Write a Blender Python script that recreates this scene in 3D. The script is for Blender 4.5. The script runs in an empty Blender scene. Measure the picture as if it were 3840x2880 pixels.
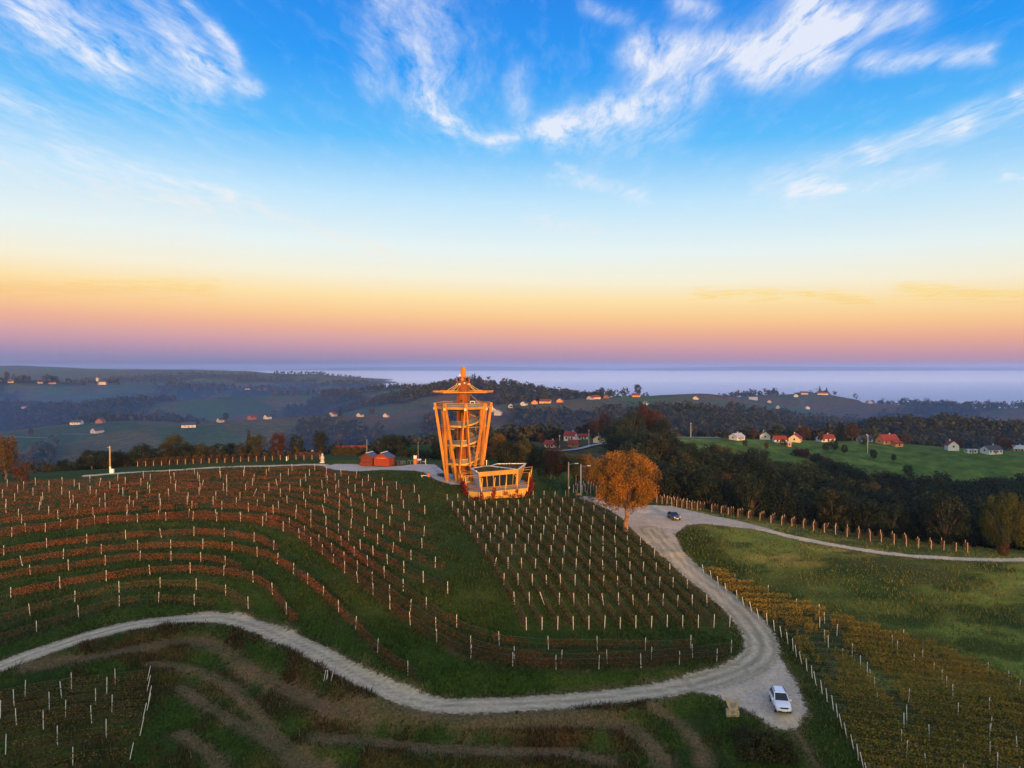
import bpy, bmesh, math, random
import numpy as np
from mathutils import Vector, Matrix
R = math.radians
rng = np.random.default_rng(7)
random.seed(7)
SC = bpy.context.scene
COL = SC.collection

# ------------------------------------------------------------------ camera
CAMZ = 27.0                      # metres above the tower forecourt
FOC = 2712.0                     # focal length in pixels of the 3840 px photograph
PITCH = math.atan((1440 - 1375) / FOC)
cam_d = bpy.data.cameras.new('camera')
cam_d.sensor_width = 36.0
cam_d.lens = 36.0 * FOC / 3840.0
cam_d.clip_start = 0.5
cam_d.clip_end = 90000.0
cam = bpy.data.objects.new('camera', cam_d)
COL.objects.link(cam)
cam.location = (0, 0, CAMZ)
cam.rotation_euler = (R(90) - PITCH, 0, 0)
SC.camera = cam

# ------------------------------------------------------------------ sun, exposure
SUN_EL, SUN_AZ = R(5.8), R(166.0)     # azimuth from +Y, clockwise from above: behind the camera, a little to its right
sun_dir = Vector((math.sin(SUN_AZ) * math.cos(SUN_EL), math.cos(SUN_AZ) * math.cos(SUN_EL), math.sin(SUN_EL)))
sd = bpy.data.lights.new('sun', 'SUN')
sd.energy = 5.0
sd.angle = R(0.5)
sd.color = (1.0, 0.45, 0.11)
sun = bpy.data.objects.new('sun', sd)
COL.objects.link(sun)
sun.rotation_euler = sun_dir.to_track_quat('Z', 'Y').to_euler()
SC.view_settings.view_transform = 'Standard'
SC.view_settings.look = 'None'
SC.view_settings.exposure = 0.0
SC.view_settings.gamma = 1.0
SC.view_settings.use_curve_mapping = False
SC.cycles.volume_step_rate = 4.0
SC.cycles.volume_max_steps = 64
SC.cycles.max_bounces = 5
SC.cycles.diffuse_bounces = 2
SC.cycles.glossy_bounces = 2
SC.cycles.transmission_bounces = 3
SC.cycles.volume_bounces = 1
SC.cycles.transparent_max_bounces = 12

def lin(c):
    return tuple(((x / 255) / 12.92 if x / 255 <= 0.04045 else ((x / 255 + 0.055) / 1.055) ** 2.4) for x in c)

def pixdir(u, v):
    """direction in the world through a photograph pixel (arrays allowed)"""
    u = np.asarray(u, float); v = np.asarray(v, float)
    a = (u - 1920) / FOC; b = (1440 - v) / FOC
    cp, sp = math.cos(PITCH), math.sin(PITCH)
    return np.stack([a, cp + b * sp, b * cp - sp], -1)

# ------------------------------------------------------------------ sky
W = bpy.data.worlds.new('World')
SC.world = W
W.use_nodes = True
nt = W.node_tree
nt.nodes.clear()
def N(t, kind, **kw):
    n = t.nodes.new(kind)
    for k, v in kw.items():
        setattr(n, k, v)
    return n
def mth(t, op, a, b=None, c=None, clamp=False):
    n = t.nodes.new('ShaderNodeMath'); n.operation = op; n.use_clamp = clamp
    for i, x in enumerate((a, b, c)):
        if x is None: continue
        if isinstance(x, (int, float)): n.inputs[i].default_value = x
        else: t.links.new(x, n.inputs[i])
    return n.outputs[0]
def vmth(t, op, a, b=None, scale=None):
    n = t.nodes.new('ShaderNodeVectorMath'); n.operation = op
    for i, x in enumerate((a, b)):
        if x is None: continue
        if isinstance(x, (tuple, list)): n.inputs[i].default_value = x
        else: t.links.new(x, n.inputs[i])
    if scale is not None:
        if isinstance(scale, (int, float)): n.inputs['Scale'].default_value = scale
        else: t.links.new(scale, n.inputs['Scale'])
    return n
def ramp(t, fac, stops, interp='EASE'):
    n = t.nodes.new('ShaderNodeValToRGB'); n.color_ramp.interpolation = interp
    el = n.color_ramp.elements
    while len(el) < len(stops): el.new(0.5)
    for e, (p, c) in zip(el, stops):
        e.position = p; e.color = (*c, 1) if len(c) == 3 else c
    if fac is not None: t.links.new(fac, n.inputs[0])
    return n.outputs[0]
def mixc(t, fac, a, b, blend='MIX'):
    n = t.nodes.new('ShaderNodeMix'); n.data_type = 'RGBA'; n.blend_type = blend
    n.clamp_factor = True
    for i, x in ((0, fac), (6, a), (7, b)):
        if isinstance(x, (int, float)): n.inputs[i].default_value = x
        elif isinstance(x, (tuple, list)): n.inputs[i].default_value = (*x, 1) if len(x) == 3 else x
        else: t.links.new(x, n.inputs[i])
    return n.outputs[2]

tc = N(nt, 'ShaderNodeTexCoord')
sep = N(nt, 'ShaderNodeSeparateXYZ')
nt.links.new(tc.outputs['Generated'], sep.inputs[0])
dx, dy, dz = sep.outputs
az = mth(nt, 'ARCTAN2', dx, dy)
el = mth(nt, 'ARCSINE', dz)
# the band of colours lies a little higher on the left of the view and lower on the right
elt = mth(nt, 'MULTIPLY_ADD', mth(nt, 'SINE', az), 0.022, el)
def azel(u, v):
    d = pixdir(u, v); d = d / np.linalg.norm(d)
    return math.atan2(d[0], d[1]), math.asin(d[2])
ELMAX = 0.6
def st(v, c):
    return (max(0.0, azel(1920, v)[1] / ELMAX + 0.05), lin(c))
elf = mth(nt, 'ADD', mth(nt, 'DIVIDE', elt, ELMAX), 0.05, clamp=True)
grad = ramp(nt, elf, [
    (0.0, lin((120, 124, 176))), st(1374, (132, 130, 178)), st(1345, (162, 134, 172)), st(1300, (198, 146, 164)),
    st(1245, (230, 164, 142)), st(1190, (244, 192, 136)), st(1125, (248, 216, 158)), st(1050, (241, 232, 208)),
    st(940, (225, 236, 236)), st(760, (186, 222, 245)), st(540, (84, 182, 245)), st(270, (10, 148, 240)),
    st(0, (0, 130, 230)), (1.0, lin((8, 108, 212)))], 'LINEAR')
nish = N(nt, 'ShaderNodeTexSky', sky_type='NISHITA')
nish.sun_disc = False
nish.sun_elevation = SUN_EL
nish.sun_rotation = SUN_AZ
nsc = vmth(nt, 'SCALE', nish.outputs[0], scale=0.02).outputs[0]
sky_c = mixc(nt, 1.0, grad, nsc, 'ADD')
# cirrus streaks: bands drawn between two directions of the sky, torn by stretched noise
plane = N(nt, 'ShaderNodeCombineXYZ')
zz = mth(nt, 'MAXIMUM', dz, 0.03)
nt.links.new(mth(nt, 'DIVIDE', dx, zz), plane.inputs[0])
nt.links.new(mth(nt, 'DIVIDE', dy, zz), plane.inputs[1])
warp = N(nt, 'ShaderNodeTexNoise'); warp.inputs['Scale'].default_value = 1.3; warp.inputs['Detail'].default_value = 4
nt.links.new(plane.outputs[0], warp.inputs['Vector'])
wv = vmth(nt, 'SCALE', vmth(nt, 'SUBTRACT', warp.outputs['Color'], (0.5, 0.5, 0.5)).outputs[0], scale=0.28).outputs[0]
pw = vmth(nt, 'ADD', plane.outputs[0], wv).outputs[0]
def streaknoise(rot, sc_, det=9, rough=0.62):
    m = N(nt, 'ShaderNodeMapping'); m.inputs['Rotation'].default_value = (0, 0, rot); m.inputs['Scale'].default_value = sc_
    nt.links.new(pw, m.inputs['Vector'])
    n = N(nt, 'ShaderNodeTexNoise'); n.inputs['Scale'].default_value = 1.0
    n.inputs['Detail'].default_value = det; n.inputs['Roughness'].default_value = rough
    nt.links.new(m.outputs[0], n.inputs['Vector'])
    return n.outputs['Fac']
nA = streaknoise(R(-28), (11.0, 3.0, 1), 11, .68)
nB = streaknoise(R(40), (12.0, 3.0, 1), 11, .68)
aw = N(nt, 'ShaderNodeTexNoise'); aw.inputs['Scale'].default_value = 2.4; aw.inputs['Detail'].default_value = 7; aw.inputs['Roughness'].default_value = 0.6
nt.links.new(plane.outputs[0], aw.inputs['Vector'])
aws = N(nt, 'ShaderNodeSeparateXYZ'); nt.links.new(aw.outputs['Color'], aws.inputs[0])
azw = mth(nt, 'MULTIPLY_ADD', mth(nt, 'SUBTRACT', aws.outputs[0], 0.5), 0.05, az)
elw = mth(nt, 'MULTIPLY_ADD', mth(nt, 'SUBTRACT', aws.outputs[1], 0.5), 0.04, el)
def capsule(u0, v0, u1, v1, w, amp):
    a0, e0 = azel(u0, v0); a1, e1 = azel(u1, v1)
    dax, dex = a1 - a0, e1 - e0; L2 = dax * dax + dex * dex
    px = mth(nt, 'SUBTRACT', azw, a0); py = mth(nt, 'SUBTRACT', elw, e0)
    t = mth(nt, 'MULTIPLY_ADD', px, dax / L2, mth(nt, 'MULTIPLY', py, dex / L2), clamp=True)
    qx = mth(nt, 'MULTIPLY_ADD', t, -dax, px); qy = mth(nt, 'MULTIPLY_ADD', t, -dex, py)
    d2 = mth(nt, 'MULTIPLY_ADD', qx, qx, mth(nt, 'MULTIPLY', qy, qy))
    s = (.8 * w / FOC) ** 2
    return mth(nt, 'MULTIPLY', mth(nt, 'EXPONENT', mth(nt, 'MULTIPLY', d2, -1.0 / s)), amp)
def csum(lst):
    acc = None
    for c in lst:
        o = capsule(*c)
        acc = o if acc is None else mth(nt, 'ADD', acc, o)
    return acc
cA = csum([(30, 20, 430, 235, 75, .8), (150, 60, 700, 300, 170, .55), (550, 0, 800, 290, 75, .55), (705, 20, 890, 235, 26, .7),
           (740, 240, 960, 335, 38, .8), (0, 350, 210, 445, 45, .55), (1410, 0, 1400, 320, 60, .4), (1560, 0, 1620, 300, 175, .7),
           (1600, 370, 1690, 475, 40, .8), (1690, 475, 1850, 525, 50, .7), (700, 680, 1480, 955, 17, .8), (250, 590, 900, 760, 60, .4), (-100, 560, 700, 800, 170, .4),
           (600, 730, 800, 790, 20, .35), (2090, 650, 2400, 735, 38, .75), (2200, 10, 2350, 75, 35, .55), (1990, 820, 2230, 870, 40, .4)])
cB = csum([(2420, 190, 2900, 195, 75, .95), (2850, 210, 3090, 70, 115, 1.05), (3060, 110, 3430, 50, 65, .8), (3040, 0, 3060, 190, 95, .9),
           (2400, 250, 2620, 330, 70, .6), (2540, 15, 2640, 40, 45, .7), (3250, 235, 3700, 200, 38, .75), (1850, 525, 2120, 470, 42, .7),
           (2090, 490, 2430, 375, 75, .85), (2250, 510, 2500, 450, 110, .4), (1940, 290, 1960, 420, 55, .5), (2850, 690, 3250, 570, 45, .5),
           (3250, 570, 3600, 480, 50, .55), (3600, 480, 3840, 390, 60, .5), (2975, 712, 3140, 700, 30, 1.1), (2970, 745, 3500, 650, 45, .4),
           (3790, 372, 3870, 362, 20, .8), (3780, 657, 3870, 657, 17, .8), (2600, 1100, 3040, 1101, 15, 1.0), (3040, 1101, 3260, 1130, 14, .9),
           (3380, 1085, 3900, 1115, 22, 1.0), (0, 1075, 800, 1080, 30, .7)])
def tear(c, n, lo, hi):
    mr = N(nt, 'ShaderNodeMapRange'); mr.inputs['From Min'].default_value = lo; mr.inputs['From Max'].default_value = hi
    nt.links.new(n, mr.inputs['Value'])
    return mth(nt, 'MULTIPLY', c, mr.outputs[0])
# thin high veil carried on over the whole sky
veil = N(nt, 'ShaderNodeMapRange'); veil.inputs['From Min'].default_value = 0.50; veil.inputs['From Max'].default_value = 0.95
nt.links.new(nA, veil.inputs['Value'])
cl = mth(nt, 'ADD', mth(nt, 'ADD', tear(cA, nA, 0.34, 0.66), tear(mth(nt, 'MULTIPLY', cB, 1.2), nB, 0.30, 0.66)), mth(nt, 'MULTIPLY', veil.outputs[0], 0.22), clamp=True)
cl = mth(nt, 'MULTIPLY', cl, 0.9)
ccol = ramp(nt, elf, [(0.0, lin((220, 160, 150))), st(1200, (250, 190, 120)), st(1090, (255, 222, 130)), st(980, (252, 236, 214)), st(760, (236, 242, 252)),
                      st(300, (236, 240, 252)), (1.0, lin((240, 244, 252)))], 'LINEAR')
sky_f = mixc(nt, cl, sky_c, ccol)
# the warm side of the sky, all round the low sun
sdot = N(nt, 'ShaderNodeVectorMath', operation='DOT_PRODUCT'); nt.links.new(tc.outputs['Generated'], sdot.inputs[0]); sdot.inputs[1].default_value = tuple(sun_dir)
gl = N(nt, 'ShaderNodeMapRange'); gl.interpolation_type = 'SMOOTHSTEP'; gl.inputs['From Min'].default_value = -.15; gl.inputs['From Max'].default_value = 1.0
nt.links.new(sdot.outputs['Value'], gl.inputs['Value'])
sky_f = mixc(nt, 1.0, sky_f, vmth(nt, 'SCALE', (.95, .76, .28), scale=mth(nt, 'MULTIPLY', gl.outputs[0], 1.55)).outputs[0], 'ADD')
bg = N(nt, 'ShaderNodeBackground'); bg.inputs['Strength'].default_value = 1.0
nt.links.new(sky_f, bg.inputs['Color'])
wo = N(nt, 'ShaderNodeOutputWorld')
nt.links.new(bg.outputs[0], wo.inputs['Surface'])
W.cycles.sampling_method = 'MANUAL'
W.cycles.sample_map_resolution = 512
# ------------------------------------------------------------------ helpers
def tag(o, label=None, cat=None, group=None, kind=None):
    if label: o['label'] = label
    if cat: o['category'] = cat
    if group: o['group'] = group
    if kind: o['kind'] = kind
    return o
def empty(name, loc=(0, 0, 0), rz=0.0):
    o = bpy.data.objects.new(name, None); COL.objects.link(o)
    o.location = loc; o.rotation_euler = (0, 0, rz); o.empty_display_size = 0.5
    return o
def link_mesh(name, me, mat=None, parent=None, loc=None):
    o = bpy.data.objects.new(name, me); COL.objects.link(o)
    if mat is not None and len(me.materials) == 0: me.materials.append(mat)
    if parent is not None: o.parent = parent
    if loc is not None: o.location = loc
    return o
def np_mesh(name, verts, faces, smooth=False):
    """verts (n,3), faces (m,k) with one k"""
    verts = np.asarray(verts, np.float32); faces = np.asarray(faces, np.int32)
    me = bpy.data.meshes.new(name)
    k = faces.shape[1]; m = len(faces)
    me.vertices.add(len(verts)); me.vertices.foreach_set('co', verts.ravel())
    me.loops.add(m * k); me.loops.foreach_set('vertex_index', faces.ravel())
    me.polygons.add(m); me.polygons.foreach_set('loop_start', np.arange(0, m * k, k, dtype=np.int32))
    me.polygons.foreach_set('loop_total', np.full(m, k, np.int32))
    if smooth: me.polygons.foreach_set('use_smooth', np.ones(m, bool))
    me.update(calc_edges=True)
    return me
def face_attr(me, name, vals):
    a = me.attributes.new(name, 'FLOAT', 'FACE'); a.data.foreach_set('value', np.asarray(vals, np.float32))
def point_color(me, name, cols):
    a = me.attributes.new(name, 'FLOAT_COLOR', 'POINT')
    c = np.ones((len(cols), 4), np.float32); c[:, :3] = cols
    a.data.foreach_set('color', c.ravel())
def point_attr(me, name, vals):
    a = me.attributes.new(name, 'FLOAT', 'POINT'); a.data.foreach_set('value', np.asarray(vals, np.float32))

def _hash(ix, iy, seed):
    h = (ix.astype(np.int64) * 374761393 + iy.astype(np.int64) * 668265263 + seed * 974634767) & 0xFFFFFFFF
    h = ((h ^ (h >> 13)) * 1274126177) & 0xFFFFFFFF
    return ((h ^ (h >> 16)) & 0xFFFFFF) / float(0xFFFFFF)
def vnoise(x, y, seed=0):
    ix = np.floor(x); iy = np.floor(y); fx = x - ix; fy = y - iy
    fx = fx * fx * (3 - 2 * fx); fy = fy * fy * (3 - 2 * fy)
    a = _hash(ix, iy, seed); b = _hash(ix + 1, iy, seed); c = _hash(ix, iy + 1, seed); d = _hash(ix + 1, iy + 1, seed)
    return (a * (1 - fx) + b * fx) * (1 - fy) + (c * (1 - fx) + d * fx) * fy
def fbm(x, y, s, seed=0, oct_=4):
    v = 0; amp = 0.5; tot = 0
    for i in range(oct_):
        v = v + amp * vnoise(x / s + 13.7 * i, y / s - 7.1 * i, seed + i); tot += amp; amp *= 0.5; s *= 0.5
    return v / tot
def sstep(a, b, x):
    t = np.clip((x - a) / (b - a), 0, 1); return t * t * (3 - 2 * t)

def at_z(u, v, z):
    d = pixdir(u, v); t = (z - CAMZ) / d[..., 2]; return d * t[..., None] if np.ndim(t) else d * t
def at_dist(u, v, dist):
    d = pixdir(u, v); t = dist / d[..., 1]; p = d * (t[..., None] if np.ndim(t) else t); return p + np.array([0, 0, CAMZ])

# ------------------------------------------------------------------ the land: near hill from survey points, far hills from ridge lines
NEAR = [ # picture point, height
 (1690, 1815, 0), (1560, 1790, 0), (1400, 1747, .5), (1250, 1752, .4), (1000, 1752, .4), (700, 1762, .2), (450, 1768, 0), (1260, 1730, .9), (1420, 1733, .9), (1560, 1735, .6), (1640, 1742, .3), (1000, 1735, .8), (750, 1740, .6), (500, 1757, .2), (200, 1790, -.4), (0, 1830, -.8),
 (0, 1920, -2.8), (300, 1920, -2.6), (600, 1900, -2.0), (0, 2000, -4.4), (300, 2000, -4.2), (600, 1990, -3.9), (900, 1990, -3.2),
 (0, 2100, -5.9), (400, 2100, -5.9), (800, 2080, -5.4), (1000, 2060, -4.9), (0, 2200, -7.2), (400, 2200, -7.2), (800, 2200, -7.0),
 (0, 2320, -8.4), (300, 2320, -8.3), (600, 2280, -8.2), (900, 2280, -8.0), (1100, 2330, -8.6),
 (0, 2500, -9.6), (300, 2400, -9.3), (750, 2325, -9.0), (1000, 2370, -9.4), (1300, 2530, -10.9), (1500, 2610, -11.3), (1700, 2640, -11.5), (2000, 2640, -11.5), (2400, 2600, -11.3), (2650, 2550, -11.1), (2830, 2480, -10.7),
 (2800, 2380, -10.2), (2720, 2260, -9.4), (2600, 2150, -8.6), (2480, 2040, -7.1), (2350, 1990, -6.3), (2530, 1945, -6.1), (2250, 1890, -4.3), (2200, 1865, -3.4), (2135, 1862, -3.0),
 (2700, 1965, -6.5), (3000, 2020, -7.2), (3300, 2075, -7.8), (3600, 2095, -8.1), (3840, 2100, -8.3),
 (1300, 1850, -.8), (1500, 1900, -1.4), (1677, 1884, -1.6), (1900, 1880, -1.9), (2097, 1863, -2.9), (1400, 2000, -3.2), (1250, 2100, -4.8), (1500, 2150, -4.5), (1769, 2031, -3.1), (1974, 2363, -7.6),
 (1600, 2350, -7.2), (1300, 2350, -7.9), (1500, 2480, -9.6), (2000, 2480, -9.9), (2400, 2480, -9.9), (2686, 2352, -9.2), (2400, 2200, -7.2), (2100, 2100, -4.9), (2300, 2050, -5.6), (1900, 2000, -3.2),
 (0, 2700, -12.1), (0, 2880, -13.9), (750, 2474, -11.6), (750, 2653, -14.0), (750, 2851, -16.0), (1300, 2682, -13.1), (1300, 2873, -15.1), (1700, 2820, -13.6), (2400, 2766, -13.1), (2740, 2680, -11.7), (2925, 2675, -11.4), (3050, 2800, -12.2), (2700, 2850, -13.6),
 (2900, 2500, -10.8), (3100, 2700, -11.7), (3400, 2600, -11.2), (3600, 2300, -9.8), (3000, 2100, -7.6), (3000, 2300, -9.3), (3300, 2400, -10.2), (3840, 2300, -9.9), (3840, 2588, -11.7), (3600, 2880, -13.4), (3240, 2880, -13.2)]
NW = [(0, 60, -17.5), (0, 40, -21), (-60, 58, -18), (60, 55, -16.5), (-115, 150, -2), (-115, 110, -8), (-95, 78, -14), (120, 130, -9.2), (115, 100, -11.5), (105, 70, -15),
      (-60, 214, .6), (-35, 212, .5), (-115, 200, -1.6), (-60, 250, -6), (-115, 245, -7), (-140, 225, -5), (-15, 208, -.8), (0, 226, -6), (35, 190, -7.5), (60, 178, -10.5), (95, 160, -13), (60, 215, -24), (110, 195, -27), (25, 225, -14), (-100, 50, -20), (110, 45, -20),
      (38, 166, -6.6), (150, 140, -12), (-160, 160, -4), (-160, 110, -12)]
npx = np.array(NEAR, float)
cp = at_z(npx[:, 0], npx[:, 1], npx[:, 2])
cxy = np.vstack([cp[:, :2], np.array(NW)[:, :2]]); cz = np.concatenate([npx[:, 2], np.array(NW)[:, 2]])
def tps_k(r2): return np.where(r2 > 1e-9, 0.5 * r2 * np.log(np.maximum(r2, 1e-9)), 0)
_n = len(cxy)
_A = np.zeros((_n + 3, _n + 3))
_A[:_n, :_n] = tps_k(((cxy[:, None] - cxy[None]) ** 2).sum(-1)) + np.eye(_n) * 60.0
_A[:_n, _n] = 1; _A[:_n, _n + 1:] = cxy; _A[_n, :_n] = 1; _A[_n + 1:, :_n] = cxy.T
_wt = np.linalg.solve(_A, np.concatenate([cz, [0, 0, 0]]))
def h_near_raw(x, y):
    x = np.asarray(x, float); sh = x.shape; x = x.ravel(); y = np.asarray(y, float).ravel()
    out = np.zeros(len(x))
    for i in range(0, len(x), 20000):
        xs, ys = x[i:i + 20000], y[i:i + 20000]
        r2 = (xs[:, None] - cxy[None, :, 0]) ** 2 + (ys[:, None] - cxy[None, :, 1]) ** 2
        out[i:i + 20000] = tps_k(r2) @ _wt[:_n] + _wt[_n] + _wt[_n + 1] * xs + _wt[_n + 2] * ys
    return out.reshape(sh)

RIDGES = [ # (picture points with distance), side slope, crest rounding
 ([(1700, 1700, 350), (1900, 1690, 370), (2100, 1662, 420), (2300, 1648, 430), (2460, 1640, 430), (2700, 1645, 440), (3000, 1655, 450), (3300, 1660, 450), (3550, 1682, 430), (3840, 1695, 420), (4400, 1725, 400)], .22, 30),
 ([(1400, 1712, 255), (1600, 1675, 285), (1760, 1672, 300), (1850, 1690, 330)], .25, 25),
 ([(-500, 1640, 900), (0, 1622, 1000), (280, 1590, 1050), (450, 1583, 1050), (620, 1595, 1000), (800, 1582, 1050), (1000, 1570, 1100), (1250, 1560, 1150), (1500, 1565, 1200), (1700, 1580, 1200)], .2, 60),
 ([(-500, 1525, 1700), (0, 1522, 1700), (300, 1532, 1650), (450, 1512, 1600), (650, 1506, 1700), (900, 1490, 1800), (1150, 1480, 1900), (1350, 1470, 1900), (1500, 1458, 1950), (1650, 1462, 2000)], .23, 100),
 ([(-600, 1440, 2500), (0, 1430, 2500), (150, 1425, 2500), (300, 1446, 2500), (500, 1441, 2600), (650, 1450, 2600), (800, 1457, 2500), (1000, 1462, 2500)], .2, 110),
 ([(1130, 1462, 2900), (1250, 1440, 2900), (1330, 1437, 2900), (1450, 1456, 2900)], .16, 60),
 ([(-800, 1385, 6000), (0, 1371, 6000), (300, 1384, 5600), (700, 1386, 5500)], .06, 200),
 ([(600, 1408, 4400), (900, 1402, 4500), (1200, 1403, 4500), (1380, 1424, 4600), (1460, 1448, 4600)], .08, 150),
 ([(1640, 1482, 1500), (1740, 1447, 1650), (1790, 1434, 1700), (1870, 1442, 1700), (1950, 1462, 1650), (2050, 1477, 1600), (2120, 1492, 1500)], .26, 80),
 ([(1840, 1545, 1080), (1980, 1517, 1150), (2100, 1507, 1250), (2250, 1492, 1350), (2400, 1487, 1400), (2550, 1480, 1500), (2640, 1476, 1550), (2720, 1487, 1600)], .22, 60),
 ([(2400, 1488, 1400), (2500, 1560, 1000), (2650, 1610, 820)], .14, 60),
 ([(2700, 1494, 1700), (2900, 1481, 1750), (3050, 1476, 1750), (3120, 1491, 1700), (3230, 1511, 1650), (3400, 1519, 1650), (3600, 1531, 1600), (3840, 1531, 1550), (4500, 1540, 1500)], .24, 70),
 ([(3430, 1622, 700), (3550, 1598, 720), (3700, 1614, 720), (3840, 1628, 720), (4300, 1645, 700)], .22, 40),
 ([(-2500, 1376, 17000), (300, 1378, 17000), (1000, 1386, 17000), (1500, 1375, 17500), (1800, 1373, 17500), (2300, 1383, 17000), (2800, 1373, 17000), (3200, 1376, 17000), (3840, 1380, 17000), (6000, 1378, 17000)], .08, 300),
]
ridge_w = []
for pts, k, w in RIDGES:
    a = np.array(pts, float); ridge_w.append((at_dist(a[:, 0], a[:, 1], a[:, 2]), k, w))
# unseen hill added behind the camera, shaped to shade foreground and right-hand meadow
ridge_w.append((np.array([(-900, -330, 5.0), (-330, -300, 20.0), (-140, -300, 28.0), (40, -300, 33.4), (130, -300, 31.6), (200, -300, 31.0), (250, -300, 39.0), (310, -300, 52.0), (430, -310, 60.0), (900, -340, 62.0)]), .16, 40))
def seg_dist(x, y, pts):
    """distance to a 3D polyline in plan, and the height on it"""
    best = np.full(x.shape, 1e18); zb = np.zeros(x.shape); tb = np.zeros(x.shape)
    acc = 0.0
    for a, b in zip(pts[:-1], pts[1:]):
        d = b[:2] - a[:2]; L2 = max(d @ d, 1e-9); L = math.sqrt(L2)
        t = np.clip(((x - a[0]) * d[0] + (y - a[1]) * d[1]) / L2, 0, 1)
        q = (x - a[0] - t * d[0]) ** 2 + (y - a[1] - t * d[1]) ** 2
        m = q < best
        best = np.where(m, q, best); tb = np.where(m, acc + t * L, tb)
        if len(a) > 2: zb = np.where(m, a[2] + t * (b[2] - a[2]), zb)
        acc += L
    return np.sqrt(best), zb, tb
def h_far(x, y):
    r = np.hypot(x, y)
    h = -40.0 - 68.0 * sstep(420, 950, r) - 12 * sstep(1500, 4000, r)
    h = h + 9 * (fbm(x, y, 260, 3) - .5) * sstep(250, 500, r)
    for pts, k, w in ridge_w:
        d, z, _ = seg_dist(x, y, pts)
        g = z - k * (np.sqrt(d * d + w * w) - w) + (fbm(x, y, 300, 11) - .5) * np.minimum(d * .17, 22) * (pts[0, 1] > 0)
        s = 7.0
        m = np.clip(.5 + .5 * (g - h) / s, 0, 1)
        h = h * (1 - m) + g * m + s * .25 * m * (1 - m)
    return h
X0, X1, Y0, Y1, ST = -176.0, 176.0, 46.0, 298.0, 0.62
gx = np.arange(X0, X1 + .01, ST); gy = np.arange(Y0, Y1 + .01, ST)
GX, GY = np.meshgrid(gx, gy)
def near_w(x, y):
    return 1 - sstep(1.0, 1.42, np.sqrt(((x - 2) / 160) ** 2 + ((y - 128) / np.where(x < 0, 122, 100)) ** 2))
wn = near_w(GX, GY)
GZ = h_near_raw(GX, GY) * wn + h_far(GX, GY) * (1 - wn)
def H(x, y):
    x = np.asarray(x, float); y = np.asarray(y, float)
    fx = np.clip((x - X0) / ST, 0, len(gx) - 1.001); fy = np.clip((y - Y0) / ST, 0, len(gy) - 1.001)
    i = fx.astype(int); j = fy.astype(int); a = fx - i; b = fy - j
    return (GZ[j, i] * (1 - a) + GZ[j, i + 1] * a) * (1 - b) + (GZ[j + 1, i] * (1 - a) + GZ[j + 1, i + 1] * a) * b
def HF(x, y):
    """height anywhere"""
    x = np.atleast_1d(np.asarray(x, float)); y = np.atleast_1d(np.asarray(y, float))
    ins = (x > X0 + 1) & (x < X1 - 1) & (y > Y0 + 1) & (y < Y1 - 1)
    return np.where(ins, H(x, y), h_far(x, y))
def P(pts):
    """picture points -> where those sight lines meet the near ground (n,3)"""
    a = np.atleast_2d(np.array(pts, float)); d = pixdir(a[:, 0], a[:, 1]); d = d / d[:, 1:2]
    ts = np.arange(50, 266, .4)
    xs = d[:, 0:1] * ts; zs = CAMZ + d[:, 2:3] * ts
    below = zs < H(xs, np.broadcast_to(ts, xs.shape))
    i = np.where(below.any(1), below.argmax(1), len(ts) - 1)
    i = np.maximum(i, 1)
    out = []
    for k in range(len(a)):
        lo, hi = ts[i[k] - 1], ts[i[k]]
        for _ in range(12):
            m = .5 * (lo + hi)
            if CAMZ + d[k, 2] * m < float(H(d[k, 0] * m, m)): hi = m
            else: lo = m
        out.append((d[k, 0] * hi, hi, float(H(d[k, 0] * hi, hi))))
    return np.array(out)
def smooth_line(p, step=1.0):
    """Catmull-Rom through plan points, resampled evenly; heights from the ground"""
    p = np.asarray(p, float)[:, :2]
    q = np.vstack([2 * p[0] - p[1], p, 2 * p[-1] - p[-2]])
    o = []
    for i in range(1, len(q) - 2):
        t = np.linspace(0, 1, 14, endpoint=False)[:, None]
        a, b, c, d = q[i - 1], q[i], q[i + 1], q[i + 2]
        o.append(.5 * (2 * b + (c - a) * t + (2 * a - 5 * b + 4 * c - d) * t ** 2 + (3 * b - a - 3 * c + d) * t ** 3))
    o.append(p[-1:]); o = np.vstack(o)
    s = np.concatenate([[0], np.cumsum(np.hypot(*np.diff(o, axis=0).T))])
    n = max(2, int(s[-1] / step) + 1); u = np.linspace(0, s[-1], n)
    return np.stack([np.interp(u, s, o[:, 0]), np.interp(u, s, o[:, 1])], 1)

# ------------------------------------------------------------------ roads and tracks on the near hill
road_l = smooth_line(P([(-420, 2640), (-200, 2570), (0, 2497), (250, 2412), (500, 2345), (780, 2318), (950, 2345), (1150, 2428), (1350, 2540), (1550, 2612), (1750, 2638), (2050, 2632), (2400, 2600), (2620, 2560), (2760, 2510)]))
road_h = smooth_line(P([(2620, 2560), (2780, 2510), (2850, 2460), (2850, 2400), (2790, 2310), (2690, 2220), (2580, 2130), (2500, 2050), (2440, 1985)]))
road_u = smooth_line(P([(2500, 2060), (2400, 1965), (2320, 1915), (2250, 1882), (2200, 1864)]))
track_r = smooth_line(P([(2440, 1930), (2560, 1925), (2700, 1950), (2850, 1985), (3050, 2030), (3250, 2065), (3450, 2088), (3650, 2098), (3840, 2099), (4100, 2096)]))
crest_r = smooth_line(P([(330, 1785), (450, 1775), (600, 1765), (800, 1755), (1000, 1748), (1200, 1742), (1330, 1748)]))
lot_poly = P([(2195, 1862), (2300, 1872), (2400, 1895), (2520, 1898), (2640, 1925), (2780, 1955), (2900, 1990), (2760, 1978), (2640, 1965), (2580, 1968), (2530, 2005), (2555, 2060), (2570, 2120), (2480, 2080), (2400, 2010), (2330, 1940), (2260, 1895)])[:, :2]
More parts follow.
